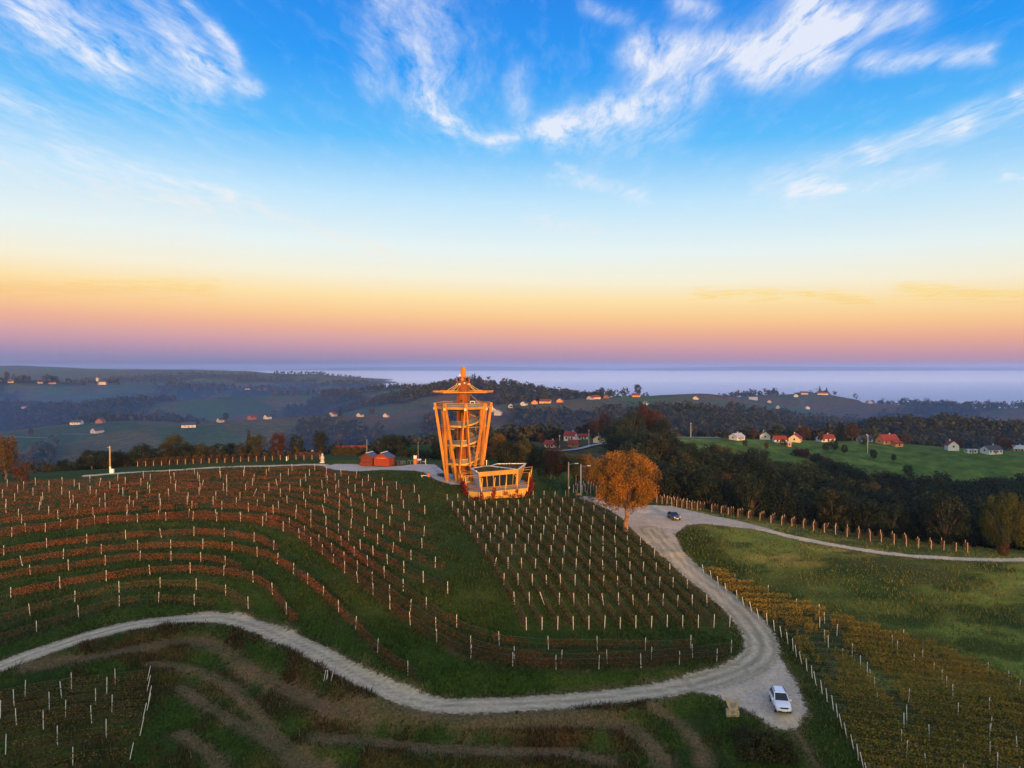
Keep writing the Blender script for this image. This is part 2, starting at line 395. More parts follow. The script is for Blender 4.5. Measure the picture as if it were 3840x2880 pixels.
pull_poly = P([(2560, 2600), (2700, 2620), (2800, 2660), (2900, 2730), (2980, 2725), (3030, 2680), (2985, 2560), (2930, 2480), (2870, 2430), (2800, 2480), (2700, 2545)])[:, :2]
plaza_poly = P([(1210, 1748), (1260, 1734), (1330, 1735), (1420, 1748), (1500, 1744), (1560, 1738), (1630, 1742), (1660, 1766), (1680, 1775), (1720, 1785), (1790, 1790), (1860, 1800), (1850, 1825), (1760, 1820), (1690, 1818), (1640, 1802), (1608, 1785), (1585, 1770), (1540, 1765), (1440, 1762), (1330, 1768), (1250, 1762)])[:, :2]
island = P([(1640, 1776), (1672, 1776), (1680, 1784), (1665, 1791), (1642, 1786)])[:, :2]
def poly_sd(x, y, poly):
    """signed distance, negative inside"""
    d = np.full(x.shape, 1e18); ins = np.zeros(x.shape, bool)
    for a, b in zip(poly, np.roll(poly, -1, 0)):
        e = b - a; t = np.clip(((x - a[0]) * e[0] + (y - a[1]) * e[1]) / (e @ e), 0, 1)
        d = np.minimum(d, (x - a[0] - t * e[0]) ** 2 + (y - a[1] - t * e[1]) ** 2)
        c = ((a[1] <= y) & (y < b[1])) | ((b[1] <= y) & (y < a[1]))
        with np.errstate(divide='ignore', invalid='ignore'):
            xx = a[0] + (y - a[1]) * e[0] / (e[1] if e[1] != 0 else 1e-9)
        ins ^= c & (x < xx)
    return np.where(ins, -1, 1) * np.sqrt(d)
def line_sd(x, y, ln, w):
    """distance to a line minus half its width, only near it"""
    out = np.full(x.shape, 50.0)
    m = (x > ln[:, 0].min() - 12) & (x < ln[:, 0].max() + 12) & (y > ln[:, 1].min() - 12) & (y < ln[:, 1].max() + 12)
    xs, ys = x[m], y[m]; best = np.full(xs.shape, 1e18)
    for a, b in zip(ln[:-1], ln[1:]):
        d = b - a; t = np.clip(((xs - a[0]) * d[0] + (ys - a[1]) * d[1]) / (d @ d), 0, 1)
        best = np.minimum(best, (xs - a[0] - t * d[0]) ** 2 + (ys - a[1] - t * d[1]) ** 2)
    out[m] = np.sqrt(best) - w
    return out
# benches of the abandoned terraces below the road
BEN = []
def zb(x, y): return (x / 1.7015, 2200 + y / 1.7015)
def zc(x, y): return (1200 + x / 1.475, 2300 + y / 1.475)
BEN.append((smooth_line(P([zb(180, 520), zb(500, 468), zb(800, 412), zb(1100, 355), zb(1300, 355), zb(1450, 425), zb(1550, 500), zb(1700, 590), zb(1900, 690), zb(2100, 790), zc(450, 560), zc(650, 585), zc(900, 605), zc(1300, 605), zc(1600, 605), zc(1750, 650), zc(1850, 760), zc(1900, 860)])), 1.1))
BEN.append((smooth_line(P([zb(950, 490), zb(1250, 535), zb(1450, 625), zb(1600, 760), zb(1750, 950), zb(1900, 1150), zb(2000, 1260)])), .9))
BEN.append((smooth_line(P([zb(1150, 640), zb(1300, 750), zb(1500, 880), zb(1650, 965), zb(1850, 1060), zb(2100, 1150)])), .8))
BEN.append((smooth_line(P([zb(1150, 930), zb(1300, 1050), zb(1400, 1150), zb(1500, 1260)])), .9))
BEN.append((smooth_line(P([zb(2000, 960), zc(400, 715), zc(600, 745), zc(800, 755), zc(1100, 765), zc(1400, 775), zc(1600, 835)])), .9))
BEN.append((smooth_line(P([zc(1850, 530), zc(2000, 620), zc(2100, 740), zc(2130, 870)])), .7))
BEN.append((smooth_line(P([(2985, 2745), (3010, 2780), (3040, 2840), (3070, 2900)])), .45))
def flatten(ln, w, soft):
    global GZ
    zl = H(ln[:, 0], ln[:, 1])
    ker = np.ones(9) / 9; zl = np.convolve(np.pad(zl, 4, mode='edge'), ker, 'valid')
    p3 = np.column_stack([ln, zl])
    m = (GX > ln[:, 0].min() - 12) & (GX < ln[:, 0].max() + 12) & (GY > ln[:, 1].min() - 12) & (GY < ln[:, 1].max() + 12)
    d, z, _ = seg_dist(GX[m], GY[m], p3)
    k = 1 - sstep(w, w + soft, d)
    GZ[m] = GZ[m] * (1 - k) + z * k
for ln, w in BEN: flatten(ln, w + .3, 2.0)
for ln, w in ((road_l, 2.3), (road_h, 2.6), (road_u, 2.2), (track_r, 1.4), (crest_r, 1.4)): flatten(ln, w, 2.0)
# terraces of the vineyard in the hollow: each row stands on its own small bench
def z6(*p): return [(x / 1.843, 1700 + y / 1.843) for x, y in p]
def z7(*p): return [(1100 + x / 1.659, 1700 + y / 1.659) for x, y in p]
def z8(*p): return [(2100 + x / 2.073, 1800 + y / 2.073) for x, y in p]
R1 = z6((-330, 1420), (-40, 1330), (208, 1250), (426, 1180), (608, 1118), (768, 1075), (903, 1050), (1043, 1040), (1218, 1040), (1361, 1050), (1480, 1082))
R2 = z6((-330, 1290), (-60, 1200), (50, 1165), (280, 1098), (485, 1033), (683, 990), (858, 958), (1040, 940), (1200, 935), (1345, 942), (1483, 960), (1586, 992), (1665, 1045), (1733, 1100))
R3 = z6((-330, 1105), (-60, 1035), (70, 1003), (300, 960), (490, 915), (690, 885), (888, 862), (1062, 843), (1221, 832), (1372, 833), (1513, 848), (1635, 866), (1748, 892), (1833, 928), (1915, 1015), (1978, 1107), (2052, 1195))
R4 = z6((-330, 950), (-60, 900), (22, 882), (209, 846), (375, 825), (531, 803), (706, 780), (887, 753), (1052, 747), (1221, 747), (1399, 753), (1545, 778), (1671, 828))
R5 = z6((-330, 860), (-60, 815), (122, 783), (278, 753), (446, 725), (615, 705), (780, 690), (948, 672), (1125, 667), (1298, 662), (1462, 668), (1587, 682), (1678, 694), (1783, 720), (1873, 747), (1960, 790), (2043, 840), (2123, 903)) + \
     z7((157, 870), (227, 935), (297, 1003), (367, 1078), (439, 1157), (528, 1242), (637, 1330), (768, 1422))
R6 = z6((-330, 765), (-60, 720), (38, 700), (200, 678), (362, 648), (529, 632), (698, 610), (871, 592), (1058, 580), (1259, 573), (1453, 578), (1616, 592), (1753, 612), (1849, 652), (1920, 695))
R7 = z6((-330, 640), (-60, 600), (85, 577), (251, 552), (449, 530), (643, 508), (831, 490), (1020, 480), (1205, 470), (1365, 467), (1507, 473), (1665, 480), (1785, 497), (1888, 517), (1975, 545), (2045, 573), (2123, 627)) + \
     z7((153, 612), (220, 667), (290, 722), (355, 775), (427, 830), (505, 892), (587, 960), (671, 1030), (770, 1105), (855, 1158), (952, 1217), (1072, 1272), (1217, 1312), (1407, 1343), (1633, 1352), (1926, 1348)) + z8((669, 1465), (990, 1435), (1297, 1410))
R8 = z6((-330, 610), (-60, 570), (153, 545), (383, 517), (597, 492), (815, 475), (1020, 460), (1190, 452), (1360, 443), (1525, 450), (1681, 460), (1828, 472), (1946, 490), (2045, 525)) + \
     z7((85, 520), (155, 560), (225, 605), (293, 655), (365, 708), (433, 760), (510, 820), (587, 880), (673, 945), (765, 1012), (863, 1085), (950, 1140), (1053, 1193), (1190, 1248), (1361, 1285), (1547, 1303), (1727, 1303)) + z8((409, 1415), (719, 1393), (1033, 1367), (1330, 1345))
R9 = z6((-330, 540), (-60, 505), (103, 487), (295, 465), (489, 447), (675, 430), (883, 415), (1087, 403), (1285, 395), (1455, 388), (1582, 392), (1705, 400), (1828, 418), (1933, 425), (2030, 450)) + \
     z7((85, 450), (155, 490), (225, 530), (288, 570), (357, 620), (424, 677), (495, 725), (575, 780), (653, 838), (740, 905), (831, 972), (933, 1048), (1025, 1095), (1140, 1150), (1290, 1195), (1468, 1220), (1742, 1223)) + z8((438, 1325), (750, 1322), (1050, 1308))
R9c = R9[:15] + R9[15:15 + 13]
RT = z6((-330, 250), (-60, 238), (180, 225), (400, 215), (620, 203), (820, 192), (1030, 170), (1210, 160), (1390, 152), (1560, 144), (1730, 134), (1895, 126), (2050, 122)) + z7((155, 112), (232, 135), (300, 143), (380, 155), (440, 170), (515, 190), (600, 208), (690, 235), (775, 250))
TERR = [smooth_line(P(r_)[:, :2], .8) for r_ in (R1, R2, R3, R4, R5, R6, R7, R8, R9)]
for ln in TERR: flatten(ln, .7, 1.5)
# pavilion sits on a level bench, forecourt is level
pk = 1 - sstep(0.0, 3.0, poly_sd(GX, GY, plaza_poly)); GZ = GZ * (1 - pk) + np.clip(GZ, -.15, .35) * pk
# small lumps of the turf
GZ = GZ + ((fbm(GX, GY, 2.4, 31, 3) - .5) * .22 + (fbm(GX, GY, 11, 37, 2) - .5) * .3) * sstep(0, 4, poly_sd(GX, GY, plaza_poly))
sd_ll = np.minimum(line_sd(GX, GY, road_l, 1.75), line_sd(GX, GY, road_h, 2.2))
sd_lot = np.minimum(np.minimum(poly_sd(GX, GY, lot_poly), line_sd(GX, GY, road_u, 1.9)), poly_sd(GX, GY, pull_poly))
sd_tr = line_sd(GX, GY, track_r, 1.2)
sd_cr = line_sd(GX, GY, crest_r, 1.3)
sd_pl = np.maximum(poly_sd(GX, GY, plaza_poly), -poly_sd(GX, GY, island))
sd_road = np.minimum(np.minimum(sd_ll, sd_lot), np.minimum(sd_tr, np.minimum(sd_cr, sd_pl)))
sd_ben = np.full(GX.shape, 50.0)
for ln, w in BEN: sd_ben = np.minimum(sd_ben, line_sd(GX, GY, ln, w))

# ------------------------------------------------------------------ ground material and sheet
def new_mat(name):
    m = bpy.data.materials.new(name); m.use_nodes = True
    t = m.node_tree; b = t.nodes['Principled BSDF']
    return m, t, b
def plain(name, col, rough=.7, var=.25, scale=3.0, metal=0.0, bump=0.0, spec=.3, det=5):
    """base colour broken up by object-space noise"""
    m, t, b = new_mat(name)
    tcn = N(t, 'ShaderNodeTexCoord')
    n = N(t, 'ShaderNodeTexNoise'); n.inputs['Scale'].default_value = scale; n.inputs['Detail'].default_value = det
    t.links.new(tcn.outputs['Object'], n.inputs['Vector'])
    lo = tuple(c * (1 - var) for c in col); hi = tuple(min(1, c * (1 + var)) for c in col)
    t.links.new(ramp(t, n.outputs['Fac'], [(.3, lo), (.7, hi)], 'LINEAR'), b.inputs['Base Color'])
    b.inputs['Roughness'].default_value = rough; b.inputs['Metallic'].default_value = metal
    b.inputs['Specular IOR Level'].default_value = spec
    if bump > 0:
        bm_ = N(t, 'ShaderNodeBump'); bm_.inputs['Strength'].default_value = bump; bm_.inputs['Distance'].default_value = .05
        t.links.new(n.outputs['Fac'], bm_.inputs['Height']); t.links.new(bm_.outputs[0], b.inputs['Normal'])
    return m
def ground_mat(name, s1, s2, bump=.6, dist=.12):
    m, t, b = new_mat(name)
    at = N(t, 'ShaderNodeAttribute', attribute_name='gcol')
    geo = N(t, 'ShaderNodeNewGeometry')
    n1 = N(t, 'ShaderNodeTexNoise'); n1.inputs['Scale'].default_value = s1; n1.inputs['Detail'].default_value = 8; n1.inputs['Roughness'].default_value = .7
    n2 = N(t, 'ShaderNodeTexNoise'); n2.inputs['Scale'].default_value = s2; n2.inputs['Detail'].default_value = 6; n2.inputs['Roughness'].default_value = .65
    t.links.new(geo.outputs['Position'], n1.inputs['Vector']); t.links.new(geo.outputs['Position'], n2.inputs['Vector'])
    k1 = ramp(t, n1.outputs['Fac'], [(.28, (.35, .42, .3)), (.5, (.95, 1, .9)), (.72, (2.0, 1.7, 1.45))], 'LINEAR')
    k2 = ramp(t, n2.outputs['Fac'], [(.3, (.72, .85, .7)), (.7, (1.35, 1.12, 1.2))], 'LINEAR')
    c = mixc(t, 1.0, mixc(t, 1.0, at.outputs['Color'], k1, 'MULTIPLY'), k2, 'MULTIPLY')
    t.links.new(c, b.inputs['Base Color'])
    b.inputs['Roughness'].default_value = .95; b.inputs['Specular IOR Level'].default_value = .1
    bm_ = N(t, 'ShaderNodeBump'); bm_.inputs['Strength'].default_value = bump; bm_.inputs['Distance'].default_value = dist
    t.links.new(n1.outputs['Fac'], bm_.inputs['Height']); t.links.new(bm_.outputs[0], b.inputs['Normal'])
    return m
M_ground = ground_mat('turf', 3.2, .22)
M_far = ground_mat('far_fields', .12, .02, .8, 2.0)
GRASS = np.array((.021, .047, .006)); DRY = np.array((.062, .066, .016)); SOIL = np.array((.115, .083, .045)); RUST = np.array((.085, .032, .014)); OLIVE = np.array((.042, .062, .011))
def lerp(a, b, k): return a * (1 - k[..., None]) + b * k[..., None]
gc = np.broadcast_to(GRASS, GX.shape + (3,)).copy()
gc = lerp(gc, OLIVE, sstep(.45, .7, fbm(GX, GY, 9, 51)) * .7)
gc = lerp(gc, DRY, sstep(.52, .72, fbm(GX, GY, 22, 57)) * .55)
# rusty scrub under the lower road and on the banks
below = sstep(.0, 3.0, line_sd(GX, GY, road_l, 1.75))
lower = (GY < np.interp(GX, road_l[:, 0], road_l[:, 1])) & (GX < 22)
near_road = np.exp(-np.maximum(line_sd(GX, GY, road_l, 1.75), 0) / 4.5)
gc = lerp(gc, RUST, lower * below * sstep(.38, .6, fbm(GX, GY, 4.5, 61)) * np.clip(.12 + near_road * 1.3, 0, .9))
gc = lerp(gc, np.array((.012, .028, .006)), lower * sstep(.5, .7, fbm(GX, GY, 4.5, 67)) * .7)
gc = lerp(gc, SOIL, (1 - sstep(-.5, .8, sd_ben + (fbm(GX, GY, 1.6, 71) - .5) * 1.6)) * .85)
# the meadow on the right is paler and drier
mead = sstep(36, 46, GX) * (GY > 84)
gc = lerp(gc, np.array((.16, .19, .034)), mead * sstep(.3, .62, fbm(GX * .6, GY, 14, 73)) * .95)
gc = lerp(gc, np.array((.30, .23, .05)), mead * sstep(.50, .72, fbm(GX * .5, GY, 8, 77)) * sstep(105, 140, GY) * .8)
gc = lerp(gc, np.array((.018, .042, .007)), mead * sstep(.56, .68, fbm(GX * .7, GY * 1.2, 5, 79)) * .8)
gc = lerp(gc, SOIL * 1.2, (1 - sstep(0, 1.1, sd_road + (fbm(GX, GY, 1.3, 81) - .5) * 1.6)) * .6)
NXg, NYg = len(gx), len(gy)
idx = np.arange(NXg * NYg).reshape(NYg, NXg)
quads = np.stack([idx[:-1, :-1], idx[:-1, 1:], idx[1:, 1:], idx[1:, :-1]], -1).reshape(-1, 4)
V = np.stack([GX, GY, GZ], -1).reshape(-1, 3)
me = np_mesh('hill', V, quads, True); point_color(me, 'gcol', gc.reshape(-1, 3))
ground = tag(link_mesh('ground', me, M_ground), kind='structure')

# gravel surfaces: cells of the same ground lifted by 3 cm, fraying out at the edge
def gravel_mat(name, c0, c1, alpha=True):
    m, t, b = new_mat(name)
    geo = N(t, 'ShaderNodeNewGeometry')
    n = N(t, 'ShaderNodeTexNoise'); n.inputs['Scale'].default_value = 2.2; n.inputs['Detail'].default_value = 9; n.inputs['Roughness'].default_value = .72
    n2 = N(t, 'ShaderNodeTexNoise'); n2.inputs['Scale'].default_value = .35; n2.inputs['Detail'].default_value = 5
    t.links.new(geo.outputs['Position'], n.inputs['Vector']); t.links.new(geo.outputs['Position'], n2.inputs['Vector'])
    rut = N(t, 'ShaderNodeAttribute', attribute_name='rut')
    c = ramp(t, n.outputs['Fac'], [(.3, tuple(x * .7 for x in c0)), (.5, c0), (.7, c1)], 'LINEAR')
    c = mixc(t, 1.0, c, ramp(t, n2.outputs['Fac'], [(.35, (.9, .9, .88)), (.65, (1.07, 1.06, 1.04))], 'LINEAR'), 'MULTIPLY')
    c = mixc(t, mth(t, 'MULTIPLY', rut.outputs['Fac'], .75), c, (.17, .145, .08))
    t.links.new(c, b.inputs['Base Color'])
    b.inputs['Roughness'].default_value = .95; b.inputs['Specular IOR Level'].default_value = .15
    if alpha:
        ed = N(t, 'ShaderNodeAttribute', attribute_name='edge')
        n3 = N(t, 'ShaderNodeTexNoise'); n3.inputs['Scale'].default_value = 1.6; n3.inputs['Detail'].default_value = 8; n3.inputs['Roughness'].default_value = .75
        t.links.new(geo.outputs['Position'], n3.inputs['Vector'])
        s = mth(t, 'MULTIPLY_ADD', mth(t, 'SUBTRACT', n3.outputs['Fac'], .5), 2.6, ed.outputs['Fac'])
        mr = N(t, 'ShaderNodeMapRange'); mr.inputs['From Min'].default_value = .22; mr.inputs['From Max'].default_value = -.22
        t.links.new(s, mr.inputs['Value']); t.links.new(mr.outputs[0], b.inputs['Alpha'])
    bm_ = N(t, 'ShaderNodeBump'); bm_.inputs['Strength'].default_value = .4; bm_.inputs['Distance'].default_value = .05
    t.links.new(n.outputs['Fac'], bm_.inputs['Height']); t.links.new(bm_.outputs[0], b.inputs['Normal'])
    return m
M_gravel = gravel_mat('pale_gravel', (.47, .40, .265), (.64, .56, .40))
M_lot = gravel_mat('lot_gravel', (.42, .355, .26), (.57, .49, .375))
M_plaza = gravel_mat('paving', (.40, .37, .33), (.50, .47, .42))
def ruts(ln, offs, wid):
    out = np.zeros(GX.shape)
    m = (GX > ln[:, 0].min() - 6) & (GX < ln[:, 0].max() + 6) & (GY > ln[:, 1].min() - 6) & (GY < ln[:, 1].max() + 6)
    d, _, _ = seg_dist(GX[m], GY[m], ln)
    out[m] = sum(np.exp(-((d - o) / wid) ** 2) for o in offs)
    return out
rut_l = ruts(road_l, (0.0, 1.45), .30) * .95
rut_h = ruts(road_h, (.1, 1.6), .38) * .95
def surface(name, sd, mat, rut, margin=.75, lift=.035, grow=0.0):
    me_ = None
    sdc = sd - grow
    keep = (sdc[:-1, :-1] < margin) | (sdc[1:, 1:] < margin) | (sdc[1:, :-1] < margin) | (sdc[:-1, 1:] < margin)
    q = quads.reshape(NYg - 1, NXg - 1, 4)[keep]
    u, inv = np.unique(q, return_inverse=True)
    v = V[u].copy(); v[:, 2] += lift
    me_ = np_mesh(name, v, inv.reshape(-1, 4), True)
    point_attr(me_, 'edge', sdc.ravel()[u]); point_attr(me_, 'rut', np.clip(rut.ravel()[u] * (.5 + fbm(v[:, 0], v[:, 1], 4, 91)), 0, 1))
    return tag(link_mesh(name, me_, mat), kind='structure')
surface('gravel_road', sd_ll, M_gravel, np.maximum(rut_l, rut_h), lift=.05)
surface('parking_lot', np.maximum(sd_lot, -sd_ll - 1.4), M_lot, GX * 0, lift=.03)
surface('farm_track', np.maximum(sd_tr, -sd_lot - .3), M_gravel, GX * 0, lift=.055)
surface('ridge_lane', np.maximum(sd_cr, -sd_pl - .3), M_gravel, GX * 0, lift=.055)
surface('plaza', sd_pl, M_plaza, GX * 0, lift=.04)
# ------------------------------------------------------------------ far land: one sheet round the near hill out to the horizon
def axis(lo, hi, fine_lo, fine_hi, step, growth=1.06, big=900.0):
    a = list(np.arange(fine_lo, fine_hi + .1, step)); s = step
    while a[-1] < hi: s = min(s * growth, big); a.append(a[-1] + s)
    s = step
    while a[0] > lo: s = min(s * growth, big); a.insert(0, a[0] - s)
    return np.array(a)
fxa = axis(-16000, 16000, -900, 900, 7.5, 1.03); fya = axis(-2600, 20000, 0, 1800, 7.5, 1.035)
FX, FY = np.meshgrid(fxa, fya)
FZ = h_far(FX, FY)
wnf = near_w(FX, FY); 
inside = (FX > X0 + 2) & (FX < X1 - 2) & (FY > Y0 + 2) & (FY < Y1 - 2)
FZ = np.where(inside, np.minimum(HF(FX, FY), FZ) - 14.0, FZ)
slope_noise = fbm(FX, FY, 180, 101, 4)
def wood_mask(x, y):
    """1 where woods stand on the far hills"""
    n = fbm(x, y, 330, 111, 4)
    r = np.hypot(x, y); hh = h_far(x, y)
    k = sstep(.46, .50, n)
    k = np.maximum(k, sstep(-78, -90, hh) * sstep(.40, .46, n) * (r > 480))
    q = x / np.maximum(y, 1)
    k = np.maximum(k, sstep(.30, .42, n) * (q > -.40) * (q < -.04) * (y > 640) * (y < np.interp(q, [-.4, -.34, -.25, -.04], [950, 1010, 1080, 1110])))
    k = np.maximum(k, sstep(.28, .40, n) * (q < -.28) * (y > 480) * (y < np.interp(q, [-.7, -.6, -.45, -.3], [900, 880, 900, 860])))
    k = np.maximum(k, sstep(.34, .44, n) * (q > .02) * (y > 620) * (y < 1060))
    return k * (r > 470) * (r < 5200) * ((x < 30) | (y > 500 + 25 * (n - .5)))
wm = wood_mask(FX, FY)
fc = np.broadcast_to(np.array((.045, .085, .02)), FX.shape + (3,)).copy()
fc = lerp(fc, np.array((.085, .075, .028)), sstep(.5, .6, fbm(FX, FY, 130, 121)) )
fc = lerp(fc, np.array((.10, .055, .025)), sstep(.56, .64, fbm(FX, FY, 90, 127)) * (np.hypot(FX, FY) > 800) * .8)
# plots of meadow, vineyard and stubble
wx = FX + 60 * (fbm(FX, FY, 160, 151, 2) - .5); wy = FY + 60 * (fbm(FX, FY, 160, 157, 2) - .5)
rid = np.floor((wx * .8 + wy * .6) / 95.0); rjd = np.floor((wy * .8 - wx * .6) / 150.0)
cell = _hash(rid, rjd, 163)
pal = np.array([(.05, .12, .03), (.11, .075, .03), (.07, .10, .03), (.14, .07, .035), (.04, .09, .03), (.09, .10, .04), (.06, .14, .035), (.12, .10, .05)])
plot = pal[(cell * 7.99).astype(int)]
stripe = .82 + .36 * (np.sin((wx * .6 - wy * .8) * .5 + cell * 6) > 0)
fc = lerp(fc, plot * stripe[..., None], (np.hypot(FX, FY) > 560) * .85)
fc = lerp(fc, np.array((.018, .03, .012)), wm)
meadow = (np.hypot(FX, FY) < 620) & (FX > 60)
fc = lerp(fc, np.array((.105, .18, .032)), meadow * .9)
# mown strips and small vineyard plots show as soft bands along the slope
band = .5 + .5 * np.sin(FZ * 2.2)
rr_ = np.hypot(FX, FY)
fc = fc * (.72 + .05 * sstep(600, 1000, rr_))[..., None]
band2 = .5 + .5 * np.sin(FZ * 3.4)
fc = fc * (1 + .5 * (band2 - .5) * sstep(60, 90, FX) * sstep(230, 180, FX) * sstep(300, 340, FY) * sstep(470, 440, FY))[..., None]
fc = fc * (1 + .28 * (band - .5) * (sstep(.45, .6, fbm(FX, FY, 100, 131)) * (1 - wm)))[..., None]
nx_, ny_ = len(fxa), len(fya)
fi = np.arange(nx_ * ny_).reshape(ny_, nx_)
fq = np.stack([fi[:-1, :-1], fi[:-1, 1:], fi[1:, 1:], fi[1:, :-1]], -1).reshape(-1, 4)
me = np_mesh('far_hills', np.stack([FX, FY, FZ], -1).reshape(-1, 3), fq, True); point_color(me, 'gcol', fc.reshape(-1, 3))
tag(link_mesh('hills', me, M_far), kind='structure')

# ------------------------------------------------------------------ sea of fog in the far plain
FOGZ = -86.0
sx = axis(-15500, 15500, -3000, 3000, 90.0, 1.05); sy = axis(1550, 19500, 1550, 5000, 90.0, 1.05)
SX, SY = np.meshgrid(sx, sy)
start = np.interp(SX, [-6000, -1600, -900, -300, 0, 700, 3000], [3200, 3000, 3000, 2300, 1750, 1750, 1750])
SZ = FOGZ + 26 * sstep(2500, 11000, SY) + (fbm(SX, SY, 900, 141, 3) - .5) * 16 + (fbm(SX, SY * .5, 240, 147, 3) - .5) * 4
SZ = SZ - 60 * (1 - sstep(0, 500, SY - start))
m, t, b = new_mat('fog_top')
b.inputs['Base Color'].default_value = (.92, .92, .92, 1); b.inputs['Roughness'].default_value = 1; b.inputs['Specular IOR Level'].default_value = 0
fi = np.arange(SX.size).reshape(SX.shape)
fq = np.stack([fi[:-1, :-1], fi[:-1, 1:], fi[1:, 1:], fi[1:, :-1]], -1).reshape(-1, 4)
me = np_mesh('fog', np.stack([SX, SY, SZ], -1).reshape(-1, 3), fq, True)
tag(link_mesh('fog_bank', me, m), label='pale sea of fog lying over the far plain', cat='fog', kind='stuff')

# ------------------------------------------------------------------ the air
def vol_box(name, lo, hi, dens, col, aniso):
    x0, y0, z0 = lo; x1, y1, z1 = hi
    v = [(x0, y0, z0), (x1, y0, z0), (x1, y1, z0), (x0, y1, z0), (x0, y0, z1), (x1, y0, z1), (x1, y1, z1), (x0, y1, z1)]
    f = [(0, 3, 2, 1), (4, 5, 6, 7), (0, 1, 5, 4), (1, 2, 6, 5), (2, 3, 7, 6), (3, 0, 4, 7)]
    me = np_mesh(name, v, f)
    m = bpy.data.materials.new(name); m.use_nodes = True; t = m.node_tree; t.nodes.clear()
    pv = N(t, 'ShaderNodeVolumePrincipled'); pv.inputs['Density'].default_value = dens
    pv.inputs['Color'].default_value = (*col, 1); pv.inputs['Anisotropy'].default_value = aniso
    o = N(t, 'ShaderNodeOutputMaterial'); t.links.new(pv.outputs[0], o.inputs['Volume'])
    ob = link_mesh(name, me, m); ob['kind'] = 'stuff'
    return ob
zmax = max(float(FZ.max()), 29.0) + 3
vol_box('haze', (fxa[0] - 50, fya[0] - 50, float(FZ.min()) - 60), (fxa[-1] + 50, fya[-1] + 50, zmax), 0.9e-4, (.60, .70, .97), .6)
vol_box('valley_mist', (-3600, 515, float(FZ.min()) - 30), (3600, 2750, -26.0), 4.6e-4, (.18, .41, .80), .6)
# ------------------------------------------------------------------ mesh builder
class MB:
    def __init__(s): s.v = []; s.f = []
    def add(s, vs, fs):
        k = len(s.v); s.v += [tuple(float(c) for c in p) for p in vs]; s.f += [tuple(i + k for i in f) for f in fs]; return s
    def box(s, c, size, rz=0.0, taper=1.0):
        hx, hy, hz = size[0] / 2, size[1] / 2, size[2] / 2; cs, sn = math.cos(rz), math.sin(rz); vs = []
        for z, k in ((-hz, 1.0), (hz, taper)):
            for x, y in ((-hx, -hy), (hx, -hy), (hx, hy), (-hx, hy)):
                x *= k; y *= k; vs.append((c[0] + x * cs - y * sn, c[1] + x * sn + y * cs, c[2] + z))
        return s.add(vs, [(0, 3, 2, 1), (4, 5, 6, 7), (0, 1, 5, 4), (1, 2, 6, 5), (2, 3, 7, 6), (3, 0, 4, 7)])
    def beam(s, a, b, w, h, up=(0, 0, 1), w1=None, h1=None):
        a = Vector(a); b = Vector(b); d = (b - a).normalized(); up = Vector(up)
        if abs(d.dot(up)) > .98: up = Vector((0, 1, 0))
        r = d.cross(up).normalized(); n = r.cross(d).normalized(); vs = []
        for p, ww, hh in ((a, w, h), (b, w1 or w, h1 or h)):
            for i, j in ((-1, -1), (1, -1), (1, 1), (-1, 1)): vs.append(p + r * (i * ww / 2) + n * (j * hh / 2))
        return s.add(vs, [(0, 1, 2, 3), (7, 6, 5, 4), (0, 4, 5, 1), (1, 5, 6, 2), (2, 6, 7, 3), (3, 7, 4, 0)])
    def tube(s, a, b, r0, r1=None, n=8, caps=True):
        a = Vector(a); b = Vector(b); d = (b - a).normalized(); up = Vector((0, 0, 1)) if abs(d.z) < .95 else Vector((1, 0, 0))
        r = d.cross(up).normalized(); m = r.cross(d).normalized(); r1 = r0 if r1 is None else r1; vs = []
        for p, q in ((a, r0), (b, r1)):
            for i in range(n):
                t = 2 * math.pi * i / n; vs.append(p + r * (q * math.cos(t)) + m * (q * math.sin(t)))
        fs = [(i, (i + 1) % n, n + (i + 1) % n, n + i) for i in range(n)]
        if caps: fs += [tuple(range(n))[::-1], tuple(range(n, 2 * n))]
        return s.add(vs, fs)
    def prism(s, poly, z0, z1, poly_top=None):
        n = len(poly); pt = poly_top or poly
        def g(z, i): return z[i] if isinstance(z, (list, tuple)) else z
        vs = [(p[0], p[1], g(z0, i)) for i, p in enumerate(poly)] + [(p[0], p[1], g(z1, i)) for i, p in enumerate(pt)]
        return s.add(vs, [(i, (i + 1) % n, n + (i + 1) % n, n + i) for i in range(n)] + [tuple(range(n))[::-1], tuple(range(n, 2 * n))])
    def quad(s, a, b, c, d, th=0.0):
        if th <= 0: return s.add([a, b, c, d], [(0, 1, 2, 3)])
        a, b, c, d = map(Vector, (a, b, c, d)); n = (b - a).cross(d - a).normalized() * (th / 2)
        return s.add([a - n, b - n, c - n, d - n, a + n, b + n, c + n, d + n], [(3, 2, 1, 0), (4, 5, 6, 7), (0, 1, 5, 4), (1, 2, 6, 5), (2, 3, 7, 6), (3, 0, 4, 7)])
    def mesh(s, name):
        me = bpy.data.meshes.new(name); me.from_pydata(s.v, [], s.f); me.update(); return me
    def build(s, name, mat, parent=None, loc=None, bevel=0.0, smooth=False):
        me = s.mesh(name); o = link_mesh(name, me, mat, parent, loc)
        bm_ = bmesh.new(); bm_.from_mesh(me); bmesh.ops.recalc_face_normals(bm_, faces=bm_.faces)
        if bevel > 0:
            bmesh.ops.bevel(bm_, geom=list(bm_.edges), offset=bevel, segments=1, affect='EDGES')
        bm_.to_mesh(me); bm_.free()
        if smooth:
            for p in me.polygons: p.use_smooth = True
        return o
def copy_tree(o, parent=None):
    c = o.copy(); COL.objects.link(c); c.parent = parent
    for ch in list(o.children): copy_tree(ch, c)
    return c

